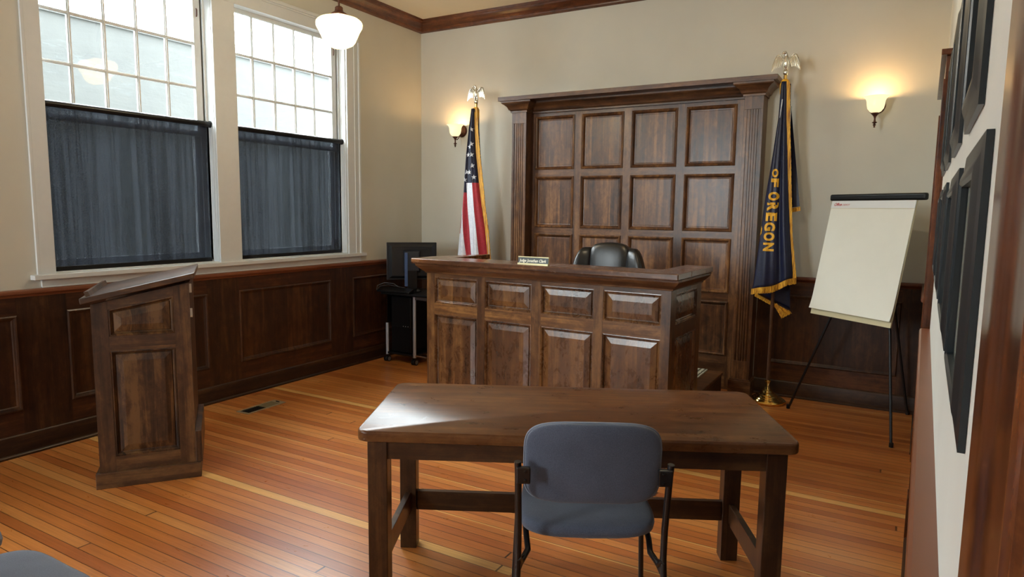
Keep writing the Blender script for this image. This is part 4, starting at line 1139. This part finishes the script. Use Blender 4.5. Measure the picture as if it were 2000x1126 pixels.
# ---------------------------------------------------------------- picture frames on the right wall
def picture(s0, s1, z0, z1, label, fw=.045, grp='dark framed pictures along the right wall'):
    d = .0098
    p = empty('picture_frame', RW @ Vector(((s0+s1)/2, 0, z0)), 0, label=label, cat='picture frame', group=grp)
    W2L = Matrix.Translation(-(RW @ Vector(((s0+s1)/2, 0, z0))))
    X = W2L @ RW
    m = MB()
    prof = [(0,.0005),(0,d*.75),(.004,d*.8),(fw*.45,d*.95),(fw*.75,d*1.45),(fw*.9,d*1.5),(fw,d*1.2),(fw,d*.4)]
    rings = [[X @ Vector((s0+i, t, z0+i)), X @ Vector((s1-i, t, z0+i)), X @ Vector((s1-i, t, z1-i)), X @ Vector((s0+i, t, z1-i))] for i, t in prof]
    m.loft(rings, cap=False); m.build('moulding', FRAMEM, p, smooth=True, ang=20)
    m = MB(); m.box(s0+fw-.002, .0005, z0+fw-.002, s1-fw+.002, .003, z1-fw+.002, 0, X); m.build('mat_board', MATB, p)
    m = MB(); a = fw+.06; m.box(s0+a, .003, z0+a, s1-a, .0036, z1-a, 0, X); m.build('print', PHOTO, p)
    m = MB(); m.box(s0+fw-.001, .0045, z0+fw-.001, s1-fw+.001, .0055, z1-fw+.001, 0, X); m.build('pane', GLASS, p)
    return p
PHOTO = plain('grey_photo_print', lin(96,100,108), .4, noise=.5, nscale=14)
picture(4.80, 5.20, 1.302, 1.637, 'dark framed picture in the lower row, nearest the camera')
picture(4.10, 4.56, 1.30, 1.637, 'dark framed picture in the lower row, second from the camera')
picture(3.22, 3.64, 1.30, 1.65, 'dark framed picture in the lower row, third from the camera')
picture(2.62, 2.98, 1.30, 1.65, 'dark framed picture in the lower row, farthest from the camera')
picture(4.62, 4.99, 1.690, 2.13, 'dark framed picture in the upper row, nearest the camera')
picture(3.93, 4.35, 1.700, 2.16, 'dark framed picture in the upper row, second from the camera')
picture(3.18, 3.61, 1.710, 2.18, 'dark framed picture in the upper row, third from the camera')
picture(2.55, 2.98, 1.720, 2.20, 'dark framed picture in the upper row, farthest from the camera')

# ---------------------------------------------------------------- computer cart, tower, monitor
GREYPL = plain('grey_plastic', lin(120,122,126), .4)
POSTM = plain('satin_silver_paint', lin(176,180,190), .42, metal=.4)
MON = plain('dark_monitor_plastic', lin(20,21,24), .36)
MON2 = plain('mount_plastic', lin(30,34,42), .4)
cart = empty('computer_cart', (.36, -.60, 0), label='black rolling computer cart with silver posts between the corner and the bench', cat='cart')
hx, hy = .175, .215
for x in (-hx, hx):
    for y in (-hy, hy):
        m = MB(); m.tube([(x,y,.075),(x,y,.69 if (x>0) else .40)], .017, 14, flat=.8); m.build('post', POSTM, cart, smooth=True)
        m = MB()
        for dx in (-.016, .016): m.tube([(x+dx-.009,y,.03),(x+dx+.009,y,.03)], .03, 20)
        cs_ = m.build('caster', BLACKP, cart, smooth=True, ang=30)
        m = MB()
        for dx in (-.016, .016): m.tube([(x+dx-.0105,y,.03),(x+dx+.0105,y,.03)], .021, 20)
        m.build('caster_hub', GREYPL, cs_, smooth=True, ang=30)
m = MB(); m.box(-hx-.01,-hy-.01,.085,hx+.01,hy+.01,.105); m.build('bottom_shelf', BLACKP, cart, bevel=.004)
m = MB(); m.box(-hx-.04,-hy-.05,.695,hx+.30,hy+.02,.718); m.build('top_shelf', BLACKP, cart, bevel=.006)
m = MB(); m.box(hx+.0,-hy-.008,.662,hx+.30,-hy+.008,.69); m.box(hx+.0,-hy-.006,.09,hx+.30,-hy+.006,.104); m.build('side_rail', CHROME, cart)
m = MB(); m.box(-hx,-hy-.0,.40,-hx+.004,hy,.695); m.build('side_panel', BLACKP, cart)
pc_ = empty('computer_tower', (.345, -.60, .105), label='black desktop computer tower on the lower shelf of the rolling cart', cat='computer')
m = MB(); m.box(-.125,-.19,0,.125,.2,.57); m.build('case', BLACKP, pc_, bevel=.006)
m = MB(); m.box(-.12,-.196,.26,.12,-.19,.56); m.build('front_bezel', BLACKP, pc_, bevel=.003)
for k in range(3):
    m = MB(); m.box(.03+.03*k,-.198,.27,.036+.03*k,-.196,.276); m.build('indicator_light', plain('pale_led', lin(220,225,230), .3), pc_)
mo = empty('computer_monitor', (.365, -.64, .718), math.radians(42), label='black flat monitor seen from behind on top of the rolling cart', cat='monitor')
m = MB(); m.box(-.252,-.012,.12,.252,.012,.50); m.build('screen_housing', MON, mo, bevel=.004)
m = MB(); m.loft([[(-.235,-.012,.135),(.235,-.012,.135),(.235,-.012,.485),(-.235,-.012,.485)],[(-.20,-.035,.16),(.20,-.035,.16),(.20,-.035,.46),(-.20,-.035,.46)]]); m.box(-.17,-.039,.425,.17,-.035,.435); m.build('rear_cover', MON, mo, bevel=.003)
m = MB(); m.loft([[(-.085,-.035,.20),(.085,-.035,.20),(.085,-.035,.42),(-.085,-.035,.42)],[(-.07,-.075,.215),(.07,-.075,.215),(.07,-.075,.405),(-.07,-.075,.405)]]); m.build('mount_box', MON2, mo, bevel=.004)
m = MB(); m.box(-.076,-.082,.06,-.046,-.074,.40); m.build('blue_stripe', plain('blue_grey_plastic', lin(62,84,124), .45), mo)
m = MB(); m.box(-.05,-.075,.03,.05,-.045,.22); m.build('stand_neck', BLACKP, mo, bevel=.004)
m = MB(); m.lathe([(.001,0),(.095,0),(.095,.01),(.05,.03),(.001,.035)], 32, (0,-.03,0)); m.build('stand_base', BLACKP, mo, smooth=True)
kb = empty('keyboard', (.30, -.825, .718), math.radians(2), label='black keyboard with cables lying in front of the monitor on the cart', cat='keyboard')
m = MB(); m.hexa([Vector(q) for q in ((-.20,-.045,0),(.20,-.045,0),(.20,.045,0),(-.20,.045,0),(-.20,-.045,.02),(.20,-.045,.02),(.20,.045,.05),(-.20,.045,.05))]); m.build('body', BLACKP, kb, bevel=.006)
m = MB(); m.tube([(-.19,-.06,.02),(-.21,-.02,.06),(-.15,.02,.09),(-.04,.03,.085),(.02,.04,.05)], .003, 6); m.tube([(-.2,-.04,.02),(-.19,0,.055),(-.1,.02,.072),(.1,.03,.05)], .003, 6); m.build('cable', plain('grey_cable', lin(60,62,66), .4), kb, smooth=True)

# ---------------------------------------------------------------- floor vent
fvn = empty('floor_vent', (.42, -2.585, 0), math.radians(2), label='beige metal floor register with a dark slotted half near the left wall', cat='floor vent')
VM = plain('tan_register_metal', lin(176,158,128), .4, metal=.3)
m = MB(); a, b = .066, .186
m.box(-a,-b,0,a,-b+.02,.005); m.box(-a,b-.045,0,a,b,.005); m.box(-a,-b+.02,0,-a+.018,b-.045,.005); m.box(a-.018,-b+.02,0,a,b-.045,.005); m.build('frame', VM, fvn, bevel=.001)
m = MB(); m.box(-a+.018,-b+.02,.0002,a-.018,.0,.001); m.build('duct_opening', BLACKP, fvn)
m = MB()
for k in range(9): m.box(-a+.018, -b+.028+.018*k, .0012, a-.018, -b+.031+.018*k, .0035)
m.build('grille', plain('dark_grille_metal', lin(52,46,36), .4), fvn)
m = MB(); m.box(-a+.018, 0, .0005, a-.018, b-.045, .004); m.build('damper_plate', plain('olive_plate_metal', lin(136,124,92), .45, metal=.3), fvn)
m = MB(); m.box(-.012, b-.034, .005, .022, b-.028, .011); m.build('lever', BLACKM, fvn)
